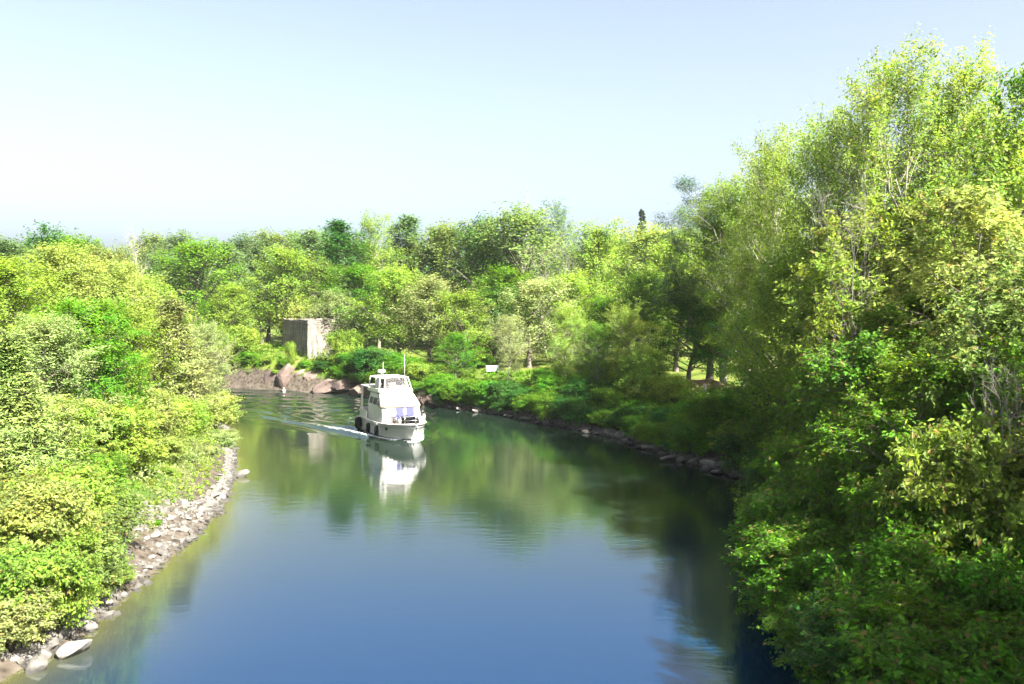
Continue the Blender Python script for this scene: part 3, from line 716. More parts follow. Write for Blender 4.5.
# low shrubs dipping into the water all along the right shore
def along(line, t):
    c = np.concatenate([[0], np.cumsum(np.hypot(*np.diff(line, axis=0).T))])
    return np.array([np.interp(t, c, line[:, 0]), np.interp(t, c, line[:, 1])])
for k in range(34):
    p_ = along(RSH[5:13], 2 + k * 1.75); s_ = rB.uniform(0.5, 1.6)
    if abs(p_[0] - 12.9) + abs(p_[1] - 53.4) < 2.6: continue
    plant('shrub_mid', p_[0] + s_ * 0.8, p_[1] + s_ * 0.6, rB.uniform(1.3, 2.6), rB.uniform(2.6, 4), rB.choice(['vivid', 'dark', 'mid', 'dark']), 'low green shrub at the edge of the water on the right shore', 'low shrubs along the right waterline')
for k in range(12):
    p_ = along(RSH[2:6], 3 + k * 2.3); s_ = float(np.interp(p_[1], [20, 34, 48], [0.0, 0.9, 2.4]))
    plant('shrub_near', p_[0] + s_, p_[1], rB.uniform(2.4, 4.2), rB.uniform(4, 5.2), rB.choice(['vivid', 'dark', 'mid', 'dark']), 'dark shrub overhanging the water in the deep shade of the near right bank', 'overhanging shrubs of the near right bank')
for k in range(16):
    p_ = along(RSH[10:16], 1 + k * 2.9); s_ = rB.uniform(0.9, 2.2)
    plant('shrub_mid', p_[0] + s_ * 0.5, p_[1] + s_ * 0.85, rB.uniform(0.8, 1.5), rB.uniform(1.8, 3), rB.choice(['vivid', 'dark', 'mid', 'lime']), 'low shrub hanging over the rocks of the far shore below the ruin', 'low shrubs on the far shore rocks')
RUINS = [
 (275, 369, 102.2, 2.2, 'lime', 'small lime shrub growing between the reddish boulders'),
 (318, 362, 101.4, 2.4, 'mid', 'small green shrub on the rocks under the bright face of the ruin'),
 (250, 373, 104.4, 2.6, 'pale', 'small pale shrub on the rocks left of the ruin near the water'),
 (345, 373, 98, 2.2, 'mid', 'small green shrub above the sloping grey slab'),
 (225, 330, 108.5, 7, 'mid', 'dark leafy shrub left of the ruin near the channel mouth'),
 (238, 324, 107, 6, 'lime', 'yellow green bush standing against the left side of the ruin'),
 (238, 352, 106, 5, 'lime', 'yellow shrub on the rock ledge left of the ruin'),
 (214, 350, 110, 5, 'dark', 'dark shrub at the waterline of the channel mouth'),
 (290, 340, 102.6, 1.2, 'lime', 'small yellow green shrub sprouting from the dark face of the ruin'),
 (258, 360, 104.5, 3.2, 'vivid', 'green shrub at the left foot of the ruin'),
 (306, 370, 102.4, 2.0, 'mid', 'small shrub at the foot of the ruin corner'),
 (346, 328, 101.5, 4.6, 'lime', 'yellow green shrub overlapping the bright face of the ruin'),
 (352, 350, 99.5, 5.5, 'vivid', 'dense green shrub right of the ruin above the rocks'),
 (328, 366, 100.5, 2.4, 'pale', 'pale shrub on the rocks below the ruin'),
 (300, 296, 113, 6, 'yellow', 'yellow bush growing behind the top of the ruin'),
 (324, 300, 112, 5, 'pale', 'pale bush behind the bright corner of the ruin top'),
 (375, 345, 96.5, 5.5, 'dark', 'dark shrub behind the boat stern'),
 (400, 352, 93, 5, 'vivid', 'green shrub hidden partly by the boat flybridge'),
 (424, 360, 91, 5, 'lime', 'lime shrub right of the boat flybridge'),
]
for (px, top, d, wd, c, lb) in RUINS: plant_px('shrub_mid', px, top, d, wd, c, lb, 'shrubs around the ruin')

# ------------------------------------------------------------------ undergrowth, one mass on each bank
def undergrowth(name, label, seed, box, ok, dens, rad, leaf, nleaf, color, tall=0.7, mat='leaf', aspect=0.5, ub=0.7):
    rng = np.random.default_rng(seed)
    x0, x1, y0, y1 = box; N = int((x1 - x0) * (y1 - y0) * dens)
    P = np.c_[rng.uniform(x0, x1, N), rng.uniform(y0, y1, N)]
    dl, dr, ins = shore_info(P); P = P[ok(P, dl, dr, ins)]
    cl = np.sin(P[:, 0] * 0.8 + 1.7 * np.sin(P[:, 1] * 0.5)) + np.sin(P[:, 1] * 0.9 + 0.6) + rng.normal(0, 0.7, len(P))
    h = np.clip(0.35 + 0.16 * cl, 0.12, 1.0) * tall
    z = ground(P)
    D = rng.normal(0, 1, (len(P), nleaf, 3)); D[..., 2] = np.abs(D[..., 2]); D = norm(D) * rng.random((len(P), nleaf, 1)) ** 0.4
    C = np.c_[P, z][:, None, :] + D * np.stack([h * rad / 0.5, h * rad / 0.5, h * 1.6], -1)[:, None, :]
    v_, q_ = leaf_quads(rng, C.reshape(-1, 3), (norm(D) + np.array([0, 0, 0.2])).reshape(-1, 3), leaf, aspect, ub)
    me = np_mesh(name, v_, q_); me.materials.append(M[mat])
    tag(link(name, me, color=C_[color]), label, 'undergrowth', kind='stuff')
    print(name, len(q_))
undergrowth('undergrowth', 'pale green undergrowth covering the left bank', 1, (-45, -12, 8, 95), lambda P, dl, dr, ins: ~ins & (dl < dr) & (dl < 16) & (dl > 0.4 + 2.2 * np.exp(-((P[:, 1] - 34.5) / 6.5) ** 2) + np.random.default_rng(2).random(len(P)) * 0.6), 3.2, 0.42, 0.13, 26, 'lime')
undergrowth('undergrowth', 'tall pale weeds between the shrubs of the left bank', 21, (-40, -12, 20, 80), lambda P, dl, dr, ins: ~ins & (dl < dr) & (dl < 9) & (dl > 1.3 + 1.5 * np.exp(-((P[:, 1] - 34.5) / 6.5) ** 2)), 1.1, 0.42, 0.17, 34, 'pale', tall=1.9)
undergrowth('weeds', 'sparse pale weeds growing between the stones of the left rubble', 23, (-19, -12, 24, 46), lambda P, dl, dr, ins: ~ins & (dl < dr) & (dl < 4) & (dl > 0.5), 0.9, 0.3, 0.12, 22, 'pale', tall=0.8)
undergrowth('undergrowth', 'dark green undergrowth covering the right bank', 2, (-2, 24, 8, 60), lambda P, dl, dr, ins: ~ins & (dr < dl) & (dr < 9) & (dr > 0.5 + 0.5 * np.random.default_rng(3).random(len(P))), 3.0, 0.42, 0.14, 24, 'mid', tall=0.8)
undergrowth('undergrowth', 'mixed green undergrowth along the right bank of the park', 12, (-12, 16, 60, 94), lambda P, dl, dr, ins: ~ins & (dr < dl) & (dr < 10) & (dr > 0.4 + 0.5 * np.random.default_rng(3).random(len(P))), 2.2, 0.5, 0.26, 16, 'mid', tall=0.8)
undergrowth('undergrowth', 'green undergrowth on the rocky bank below the ruin', 4, (-66, -8, 84, 116), lambda P, dl, dr, ins: ~ins & (dr < dl) & (dr < 9) & (dr > 0.4 + 0.9 * np.random.default_rng(3).random(len(P))), 3.0, 0.45, 0.2, 20, 'mid', tall=1.1)
undergrowth('dry_grass', 'pale dry grass lit by the sun on the right bank', 6, (9, 17.5, 58, 66.5), lambda P, dl, dr, ins: ~ins & (dr > 4.5), 9, 0.25, 0.42, 16, 'pale', tall=1.1, aspect=0.12, ub=0.0)

# ------------------------------------------------------------------ rocks
def rock_mesh(seed, red=False):
    rng = np.random.default_rng(seed); bm = bmesh.new()
    bmesh.ops.create_icosphere(bm, subdivisions=3, radius=0.5)
    cuts = [(norm(rng.normal(0, 1, 3)), rng.uniform(0.28, 0.43)) for _ in range(16)]
    for v_ in bm.verts:
        c = np.array(v_.co)
        for nn_, d_ in cuts:
            e = c @ nn_ - d_
            if e > 0: c = c - nn_ * e
        v_.co = c * (1 + rng.normal(0, 0.008))
    me = bpy.data.meshes.new('rock'); bm.to_mesh(me); bm.free(); return me
def rock_mat(name, c1, c2, c3):
    m, n, L, o = new_mat(name)
    p = n.new('ShaderNodeBsdfPrincipled'); p.inputs['Roughness'].default_value = 0.9
    tc = n.new('ShaderNodeTexCoord'); oi = n.new('ShaderNodeObjectInfo')
    va = n.new('ShaderNodeVectorMath'); L.new(tc.outputs['Object'], va.inputs[0])
    cb_ = n.new('ShaderNodeCombineXYZ'); mu = n.new('ShaderNodeMath'); mu.operation = 'MULTIPLY'; mu.inputs[1].default_value = 30
    L.new(oi.outputs['Random'], mu.inputs[0]); L.new(mu.outputs[0], cb_.inputs[0]); L.new(cb_.outputs[0], va.inputs[1])
    a = n.new('ShaderNodeTexNoise'); a.inputs['Scale'].default_value = 2.2; a.inputs['Detail'].default_value = 9; a.inputs['Roughness'].default_value = 0.65
    L.new(va.outputs[0], a.inputs['Vector'])
    r = ramp(n, [(0.3, c1), (0.5, c2), (0.72, c3)]); L.new(a.outputs[0], r.inputs[0])
    hv = n.new('ShaderNodeHueSaturation'); mr = n.new('ShaderNodeMapRange'); mr.inputs['To Min'].default_value = 0.6; mr.inputs['To Max'].default_value = 1.25
    L.new(oi.outputs['Random'], mr.inputs['Value']); L.new(mr.outputs[0], hv.inputs['Value']); L.new(r.outputs[0], hv.inputs['Color'])
    L.new(hv.outputs[0], p.inputs['Base Color'])
    b = n.new('ShaderNodeBump'); b.inputs['Strength'].default_value = 0.7; b.inputs['Distance'].default_value = 0.06; L.new(a.outputs[0], b.inputs['Height']); L.new(b.outputs[0], p.inputs['Normal'])
    L.new(p.outputs[0], o.inputs[0]); return m
def wet_foot(m, n, L, p):
    # stones are dark and wet where the water laps at them
    src = p.inputs['Base Color'].links[0].from_socket
    g = n.new('ShaderNodeNewGeometry'); sp = n.new('ShaderNodeSeparateXYZ'); L.new(g.outputs['Position'], sp.inputs[0])
    r_ = n.new('ShaderNodeMapRange'); r_.inputs['From Min'].default_value = 0.06; r_.inputs['From Max'].default_value = 0.22; r_.inputs['To Min'].default_value = 0.3; r_.inputs['To Max'].default_value = 1.0
    L.new(sp.outputs['Z'], r_.inputs['Value'])
    h_ = n.new('ShaderNodeHueSaturation'); L.new(r_.outputs[0], h_.inputs['Value']); L.new(src, h_.inputs['Color']); L.new(h_.outputs[0], p.inputs['Base Color'])
M['rock'] = rock_mat('grey_limestone', (0.035, 0.034, 0.031), (0.105, 0.099, 0.09), (0.18, 0.17, 0.156))
M['rock_red'] = rock_mat('reddish_bedrock', (0.03, 0.022, 0.019), (0.085, 0.060, 0.050), (0.15, 0.112, 0.095))
def gravel(name, label, line, t0, t1, n_, wid, mat, seed):
    rng = np.random.default_rng(seed); P = []
    for k in range(n_):
        q_ = along(line, rng.uniform(t0, t1)); dd = rng.uniform(-0.3, 1.0) * wid(q_[1]) if True else 0
        P.append((q_[0] - dd * GS[0], q_[1] + dd * GS[1]))
    P = np.array(P); z = ground(P)
    oct_ = norm(rng.normal(0, 1, (n_, 8, 3))) * rng.uniform(0.7, 1.1, (n_, 8, 1))
    oct_ = np.array([[-1, -1, -1], [1, -1, -1], [1, 1, -1], [-1, 1, -1], [-1, -1, 1], [1, -1, 1], [1, 1, 1], [-1, 1, 1]]) * 0.6 + rng.uniform(-.35, .35, (n_, 8, 3))
    s_ = (0.05 + 0.16 * rng.random(n_) ** 2)[:, None, None] * rng.uniform(0.6, 1.3, (n_, 1, 3))
    a = rng.uniform(0, 6.28, n_); c_, si = np.cos(a)[:, None], np.sin(a)[:, None]
    o3 = oct_ * s_; x_ = o3[..., 0] * c_ - o3[..., 1] * si; y_ = o3[..., 0] * si + o3[..., 1] * c_
    V = np.stack([x_, y_, o3[..., 2]], -1) + np.c_[P, z + 0.02][:, None, :]
    Fq = np.array([(0, 3, 2, 1), (4, 5, 6, 7), (0, 1, 5, 4), (1, 2, 6, 5), (2, 3, 7, 6), (3, 0, 4, 7)])
    Fq = (Fq[None] + (np.arange(n_) * 8)[:, None, None]).reshape(-1, 4)
    tag(link(name, np_mesh(name, V.reshape(-1, 3), Fq), mat=mat), label, 'gravel', kind='stuff')
for k_ in ('rock', 'rock_red'):
    m_ = M[k_]; wet_foot(m_, m_.node_tree.nodes, m_.node_tree.links, [q_ for q_ in m_.node_tree.nodes if q_.type == 'BSDF_PRINCIPLED'][0])
ROCKS = [rock_mesh(200 + k) for k in range(7)]
REDS = [rock_mesh(220 + k) for k in range(5)]
for m_ in ROCKS: m_.materials.append(M['rock'])
for m_ in REDS: m_.materials.append(M['rock_red'])
rR = random.Random(21)
def rock(x, y, z, sx, sy, sz, label, group, red=False, name='rock'):
    o = link(name, rR.choice(REDS if red else ROCKS))
    o.location = (x, y, z); o.rotation_euler = (rR.uniform(-.35, .35), rR.uniform(-.35, .35), rR.uniform(0, 6.28)); o.scale = (sx, sy, sz)
    return tag(o, label, 'rock', group)
def along(line, t):
    seg = np.hypot(*np.diff(line, axis=0).T); c = np.concatenate([[0], np.cumsum(seg)])
    return np.array([np.interp(t, c, line[:, 0]), np.interp(t, c, line[:, 1])])
LL = LSH[2:11]
tl = np.concatenate([[0], np.cumsum(np.hypot(*np.diff(LL, axis=0).T))])[-1]
made = 0
while made < 210:
    if made < 160: y_ = min(max(rR.gauss(35, 4.6), 28), 50); dd = rR.uniform(-0.45, 2.9 * math.exp(-((y_ - 34.5) / 6) ** 2) + 0.5)
    else: y_ = rR.uniform(23.5, 72); dd = rR.uniform(-0.4, 0.6)
    xs = np.interp(y_, LL[:, 1], LL[:, 0]); x_ = xs - dd
    s = (0.15 + 0.45 * rR.random() ** 2.4) * (1.15 if dd < 0.6 else 0.85)
    rock(x_, y_, gz(x_, y_) + s * 0.08, s * rR.uniform(0.9, 1.5), s, s * rR.uniform(0.5, 0.8), 'pale grey angular stone in the rubble along the left waterline', 'rubble stones on the left bank')
    made += 1
for (px, py, s, lb) in ((10, 668, 0.9, 'pale boulder in the lower left corner at the water edge'), (38, 656, 0.8, 'boulder next to the corner one in the lower left'), (62, 660, 1.0, 'long flat slab lying in the shallows at the lower left'),
                        (26, 676, 0.7, 'wet brown stone in the shallows of the lower left corner'), (82, 634, 0.7, 'dark shaded boulder under the low bright shrub'),
                        (238, 478, 0.9, 'dark flat rock sticking out from the left point into the river')):
    d = CAMH * F / (py - HORY); x, y = at(px, d)
    rock(x, y, 0.12, s * 1.3, s, s * 0.55, lb, 'boulders at the left water edge')
M['gravel'] = plain('broken_stone', (0.085, 0.08, 0.072), 0.95, noise=0.55, scale=3.5)
GS = (1.0, 0.0)
m_ = M['gravel']; wet_foot(m_, m_.node_tree.nodes, m_.node_tree.links, [q_ for q_ in m_.node_tree.nodes if q_.type == 'BSDF_PRINCIPLED'][0])
gravel('gravel', 'small broken stones between the boulders of the left bank', LSH, 84, 140, 3200, lambda y: 0.5 + 3.2 * math.exp(-((y - 34.5) / 6.5) ** 2), M['gravel'], 31)
GS = (-0.8, 0.6)
gravel('gravel', 'small dark stones along the right waterline', RSH, 100, 160, 1500, lambda y: 0.7, M['gravel'], 32)
RR = RSH[4:12]
for k in range(95):
    t = rR.random()
    y_ = 42 + 44 * t; x_ = float(np.interp(y_, RR[:, 1], RR[:, 0])) if False else None
    p_ = along(RSH[5:12], t * 48.0)
    dd = rR.uniform(-0.5, 0.9); s = rR.uniform(0.35, 0.95)
    rock(p_[0] + dd * 0.8, p_[1] + dd * 0.6, 0.1 + max(0, dd) * 0.35, s * rR.uniform(1.0, 1.8), s, s * rR.uniform(0.4, 0.7), 'dark shaded stone along the right waterline', 'stones along the right shore')
for (px, py, s, lb) in ((712, 468, 1.2, 'long flat ledge rock below the tiered sapling'), (734, 470, 1.1, 'pale flat rock at the end of the right shore ledge'), (690, 460, 1.0, 'flat shore rock left of the long ledge rock'),
                        (440, 405, 1.6, 'pale sunlit ledge rock on the shore right of the boat bow'), (462, 407, 1.3, 'second pale ledge rock further right of the boat bow'), (485, 411, 1.1, 'greyish ledge rock below the white sign panel')):
    d = CAMH * F / (py - HORY); x, y = at(px, d)
    rock(x, y, 0.22, s * 1.7, s, s * 0.5, lb, 'flat ledge rocks on the right shore')
for (px, d, zc, sx, sz, lb) in ((289, 102.4, 1.2, 3.0, 3.4, 'tall reddish sunlit boulder directly under the ruin corner'), (274, 103.2, 1.0, 2.6, 2.6, 'reddish boulder left of the tallest one under the ruin'), (258, 104.6, 0.7, 3.0, 2.0, 'dark reddish boulder at the waterline left of the ruin'),
                                (302, 101.6, 1.1, 2.4, 2.6, 'shaded boulder right of the tall reddish one'), (314, 100.8, 1.2, 2.8, 2.8, 'reddish boulder under the bright face of the ruin'), (330, 98.6, 0.6, 4.2, 1.7, 'sloping grey slab entering the water right of the ruin'),
                                (345, 97.4, 0.6, 3.0, 1.8, 'brownish boulder between the slab and the boat'), (360, 95.8, 0.5, 2.6, 1.6, 'low brown boulder behind the boat stern'), (241, 106.4, 0.5, 2.6, 1.5, 'low dark boulder at the channel mouth'),
                                (226, 108.4, 0.4, 2.2, 1.2, 'lowest dark boulder furthest left on the far shore'), (424, 87.2, 0.7, 2.0, 1.7, 'brown boulder on the shore just behind the boat bow'), (436, 85.8, 0.5, 2.6, 1.1, 'tan boulder at the shore right of the bow rail')):
    x, y = at(px, d); rock(x, y, zc, sx * 1.35, sx * 1.1, sz * 1.25, lb, 'boulders under the ruin', True, 'boulder')

# ------------------------------------------------------------------ ruined stone abutment
def stone_mat():
    m, n, L, o = new_mat('old_stone_masonry')
    p = n.new('ShaderNodeBsdfPrincipled'); p.inputs['Roughness'].default_value = 0.95
    tc = n.new('ShaderNodeTexCoord'); sp = n.new('ShaderNodeSeparateXYZ'); L.new(tc.outputs['Object'], sp.inputs[0])
    sm = n.new('ShaderNodeMath'); sm.operation = 'ADD'; L.new(sp.outputs['X'], sm.inputs[0]); L.new(sp.outputs['Y'], sm.inputs[1])
    cb_ = n.new('ShaderNodeCombineXYZ'); L.new(sm.outputs[0], cb_.inputs[0]); L.new(sp.outputs['Z'], cb_.inputs[1])
    br = n.new('ShaderNodeTexBrick'); br.inputs['Scale'].default_value = 1.0; br.inputs['Brick Width'].default_value = 0.62; br.inputs['Row Height'].default_value = 0.30; br.inputs['Mortar Size'].default_value = 0.02; br.inputs['Mortar Smooth'].default_value = 0.6
    br.inputs['Color1'].default_value = (0.115, 0.106, 0.094, 1); br.inputs['Color2'].default_value = (0.155, 0.146, 0.130, 1); br.inputs['Mortar'].default_value = (0.085, 0.078, 0.068, 1)
    L.new(cb_.outputs[0], br.inputs['Vector'])
    nz = n.new('ShaderNodeTexNoise'); nz.inputs['Scale'].default_value = 1.1; nz.inputs['Detail'].default_value = 9
    mp = n.new('ShaderNodeMapping'); mp.inputs['Scale'].default_value = (2.2, 2.2, 0.5); L.new(tc.outputs['Object'], mp.inputs['Vector']); L.new(mp.outputs[0], nz.inputs['Vector'])
    r = ramp(n, [(0.3, (0.45, 0.42, 0.40)), (0.6, (1.05, 1.0, 0.95))]); L.new(nz.outputs[0], r.inputs[0])
    mx = n.new('ShaderNodeMix'); mx.data_type = 'RGBA'; mx.blend_type = 'MULTIPLY'; mx.inputs[0].default_value = 1; L.new(br.outputs[0], mx.inputs[6]); L.new(r.outputs[0], mx.inputs[7])
    L.new(mx.outputs[2], p.inputs['Base Color'])
    b = n.new('ShaderNodeBump'); b.inputs['Distance'].default_value = 0.08; b.inputs['Strength'].default_value = 0.8; L.new(nz.outputs[0], b.inputs['Height']); L.new(b.outputs[0], p.inputs['Normal'])
    L.new(p.outputs[0], o.inputs[0]); return m
M['masonry'] = stone_mat()
cx, cy = at(306, 103.4)
e1 = Vector((-0.60, 0.80, 0)); e2 = Vector((0.80, 0.60, 0)).normalized()
ruin = empty('stone_ruin', (cx, cy, 1.6)); tag(ruin, 'square ruined stone bridge abutment with one dark and one sunlit face above the reddish boulders', 'ruin')
def frustum(mb, l1, l2, z0, z1, bat, jag=0, seed=0):
    rng = random.Random(seed); n1 = 9; rings = []
    for z in np.linspace(z0, z1, 6):
        k = bat * (z - z0); pts = []
        for (a, b, c, d) in ((0, 0, 1, 0), (1, 0, 1, 1), (1, 1, 0, 1), (0, 1, 0, 0)):
            for i in range(n1):
                t = i / n1; s1 = a + (c - a) * t; s2 = b + (d - b) * t
                q = e1 * (k + (l1 - 2 * k) * s1) + e2 * (k + (l2 - 2 * k) * s2)
                j = jag if z > z1 - 0.01 else 0
                pts.append((q.x + rng.uniform(-.05, .05), q.y + rng.uniform(-.05, .05), z + rng.uniform(-j, j * 0.4)))
        rings.append(pts)
    return mb.loft(rings)
frustum(MB(), 8.6, 5.0, -1.5, 6.3, 0.055, 0.12, 1).build('wall', M['masonry'], ruin)
cap = MB(); frustum(cap, 7.7, 4.1, 6.2, 6.8, 0.0, 0.45, 4); q = cap.build('coping', M['masonry'], ruin); q.location = tuple(e1 * 0.40 + e2 * 0.40)

# ------------------------------------------------------------------ park things
M['white'] = plain('white_gelcoat', (0.55, 0.54, 0.52), 0.3, noise=0.03, coat=0.3)
M['white_matt'] = plain('white_canvas', (0.50, 0.48, 0.45), 0.8, noise=0.05, scale=3, bump=0.1)
M['pale_panel'] = plain('pale_grey_panel', (0.15, 0.165, 0.19), 0.5)
M['steel'] = plain('polished_steel', (0.5, 0.5, 0.5), 0.3, metal=1.0, noise=0.04)
M['black'] = plain('black_plastic', (0.004, 0.004, 0.005), 0.7, spec=0.1)
M['rubber'] = plain('dark_fender_rubber', (0.004, 0.004, 0.006), 0.9, spec=0.1)
M['blue'] = plain('blue_sling_fabric', (0.022, 0.024, 0.12), 0.75, noise=0.15, scale=12)
M['brown'] = plain('dark_brown_upholstery', (0.016, 0.009, 0.007), 0.6)
M['beige'] = plain('beige_trim', (0.20, 0.16, 0.10), 0.6)
M['stripe'] = plain('dark_boot_stripe', (0.010, 0.012, 0.02), 0.4)
M['rubrail'] = plain('grey_rub_rail', (0.22, 0.23, 0.24), 0.5)
M['deck'] = plain('cream_deck', (0.40, 0.37, 0.32), 0.6, noise=0.06)
M['wood'] = plain('weathered_timber', (0.20, 0.17, 0.14), 0.9, noise=0.3, scale=8, bump=0.3)
M['redroof'] = plain('dark_red_roofing', (0.16, 0.045, 0.035), 0.8, noise=0.25)
M['soil'] = plain('brown_soil', (0.10, 0.065, 0.04), 0.95, noise=0.35, scale=2, bump=0.5)
m, n, L, o = new_mat('tinted_window')
p = n.new('ShaderNodeBsdfPrincipled'); p.inputs['Base Color'].default_value = (0.015, 0.02, 0.025, 1); p.inputs['Roughness'].default_value = 0.06; p.inputs['Specular IOR Level'].default_value = 0.6
L.new(p.outputs[0], o.inputs[0]); M['glass'] = m
m, n, L, o = new_mat('clear_vinyl')
p = n.new('ShaderNodeBsdfGlossy'); p.inputs['Roughness'].default_value = 0.03
t = n.new('ShaderNodeBsdfTransparent'); t.inputs[0].default_value = (0.93, 0.93, 0.95, 1); d_ = n.new('ShaderNodeBsdfDiffuse'); d_.inputs[0].default_value = (0.6, 0.6, 0.65, 1)
m1 = n.new('ShaderNodeMixShader'); m1.inputs[0].default_value = 0.015; L.new(t.outputs[0], m1.inputs[1]); L.new(p.outputs[0], m1.inputs[2])
m2 = n.new('ShaderNodeMixShader'); m2.inputs[0].default_value = 0.0; L.new(m1.outputs[0], m2.inputs[1]); L.new(d_.outputs[0], m2.inputs[2]); L.new(m2.outputs[0], o.inputs[0]); M['vinyl'] = m

x, y = at(493, 92); z = gz(x, y)
sg = empty('information_board', (x, y, z), math.radians(8)); tag(sg, 'low pale tilted panel on short posts among the shrubs at the lawn edge', 'sign board')
zt = zrow(371, 92) - z + 0.25
R_ = Matrix.Rotation(math.radians(-50), 3, 'X')
MB().box((0, 0, zt), (1.5, 0.06, 0.95), R_).build('panel', M['pale_panel'], sg, 0.01)
for s in (-0.55, 0.55): MB().tube([(s, 0.05, -0.2), (s, 0.05, zt - 0.05)], 0.05).build('post', M['wood'], sg)

x, y = at(705, 59); z = gz(x, y)
pm = MB(); pm.tube([(0, 0, -0.2), (0.03, 0, 0.9), (0.05, 0.02, zrow(384, 59) - z)], [0.16, 0.14, 0.11], 9)
o_ = pm.build('post', M['deadwood']); o_.name = 'wooden_post'; o_.location = (x, y, z); tag(o_, 'short weathered grey post beside the dry grass', 'post')

x, y = at(563, 121); z = gz(x, y)
sh = empty('garden_shed', (x, y, z), math.radians(12)); tag(sh, 'small dark red roofed shed behind the lawn trees', 'shed')
MB().box((0, 0, 1.2), (4.2, 3.2, 2.8)).build('wall', M['wood'], sh)
MB().add([(-2.4, -1.9, 2.55), (2.4, -1.9, 2.55), (2.4, 1.9, 2.55), (-2.4, 1.9, 2.55), (-2.4, 0, 3.9), (2.4, 0, 3.9)], [(0, 1, 5, 4), (2, 3, 4, 5), (0, 4, 3), (1, 2, 5), (0, 3, 2, 1)]).build('roof', M['redroof'], sh)
MB().box((0.3, -1.62, 0.95), (0.95, 0.06, 2.0)).build('door', M['brown'], sh)

x, y = at(527, 215); z = gz(x, y); top = zrow(186, 215) - z
mb = MB(); nl = 22
for k in range(3):
    a = k * 2.094
    mb.tube([(0.55 * math.cos(a), 0.55 * math.sin(a), -0.3), (0.10 * math.cos(a), 0.10 * math.sin(a), top - 2)], 0.05, 5)
for i in range(nl):
    z0 = (top - 2) * i / nl; z1 = (top - 2) * (i + 1) / nl; f0 = 0.55 - 0.45 * i / nl; f1 = 0.55 - 0.45 * (i + 1) / nl
    for k in range(3):
        a = k * 2.094; b = a + 2.094
        mb.tube([(f0 * math.cos(a), f0 * math.sin(a), z0), (f1 * math.cos(b), f1 * math.sin(b), z1)], 0.03, 4)
mb.tube([(0, 0, top - 2.2), (0, 0, top)], 0.05, 5)
for zz_ in (top - 3.0, top - 4.4): mb.tube([(-1.0, 0, zz_), (1.0, 0, zz_)], 0.04, 4)
o_ = mb.build('radio_mast', M['steel']); o_.location = (x, y, z); tag(o_, 'thin lattice mast far behind the wide olive dome tree', 'mast')

# brown earth bank behind the dry grass, a fallen trunk and driftwood
x, y = at(697, 70); z = gz(x, y)
rng = np.random.default_rng(9); rings = []
for i in range(13):
    t = i / 12; xx = -4.2 + 8.4 * t; hh = 1.25 * math.sin(math.pi * (0.08 + 0.84 * t)) + rng.uniform(-.12, .12)
    rings.append([(xx, -1.1 + rng.uniform(-.15, .15), -0.4), (xx, -0.75 + rng.uniform(-.15, .15), hh * 0.55), (xx, -0.2, hh), (xx, 0.8, hh * 0.9), (xx, 1.8, -0.4)])
o_ = MB().loft(rings, smooth=True).build('earth_mound', M['soil']); o_.location = (x, y, z); tag(o_, 'low brown earth bank in the shade behind the dry grass', 'earth bank', kind='thing')
def driftwood(px, py, ln, rz, r, label):
    d = CAMH * F / (py - HORY); x, y = at(px, d); rr = random.Random(px)
    mb = MB(); pts = [(ln * (i / 6 - 0.5), 0.12 * math.sin(i * 1.3), 0.12 + 0.05 * i) for i in range(7)]
    mb.tube(pts, [r * (1 - 0.09 * i) for i in range(7)], 8)
    for k in range(4):
        i = rr.randrange(2, 6); a = pts[i]
        mb.tube([a, (a[0] + rr.uniform(.1, .5), a[1] + rr.uniform(-.5, .5), a[2] + rr.uniform(.3, .8)), (a[0] + rr.uniform(.4, .9), a[1] + rr.uniform(-.7, .7), a[2] + rr.uniform(.5, 1.2))], [r * .45, r * .3, r * .12], 6)
    o = mb.build('driftwood', M['deadwood']); o.location = (x, y, 0.05); o.rotation_euler = (0, 0, rz); tag(o, label, 'driftwood')
driftwood(664, 452, 3.2, -0.5, 0.14, 'grey driftwood branch stranded on the right shore below the green shrub')
driftwood(678, 461, 2.4, 0.4, 0.10, 'thin driftwood stick lying half in the water left of the flat rocks')

x, y = at(287, 101.3)
bo = empty('mooring_float', (x - 0.1, y - 1.4, 0)); tag(bo, 'small white float on the water at the foot of the tall reddish boulder', 'float')
MB().lathe((0, 0, 0), [(0.02, -0.15), (0.13, -0.1), (0.17, 0.04), (0.13, 0.17), (0.05, 0.33)], 14).build('body', M['white'], bo)
MB().lathe((0, 0, 0.33), [(0.045, -0.02), (0.05, 0.08), (0.02, 0.12)], 8).build('ring', M['steel'], bo)

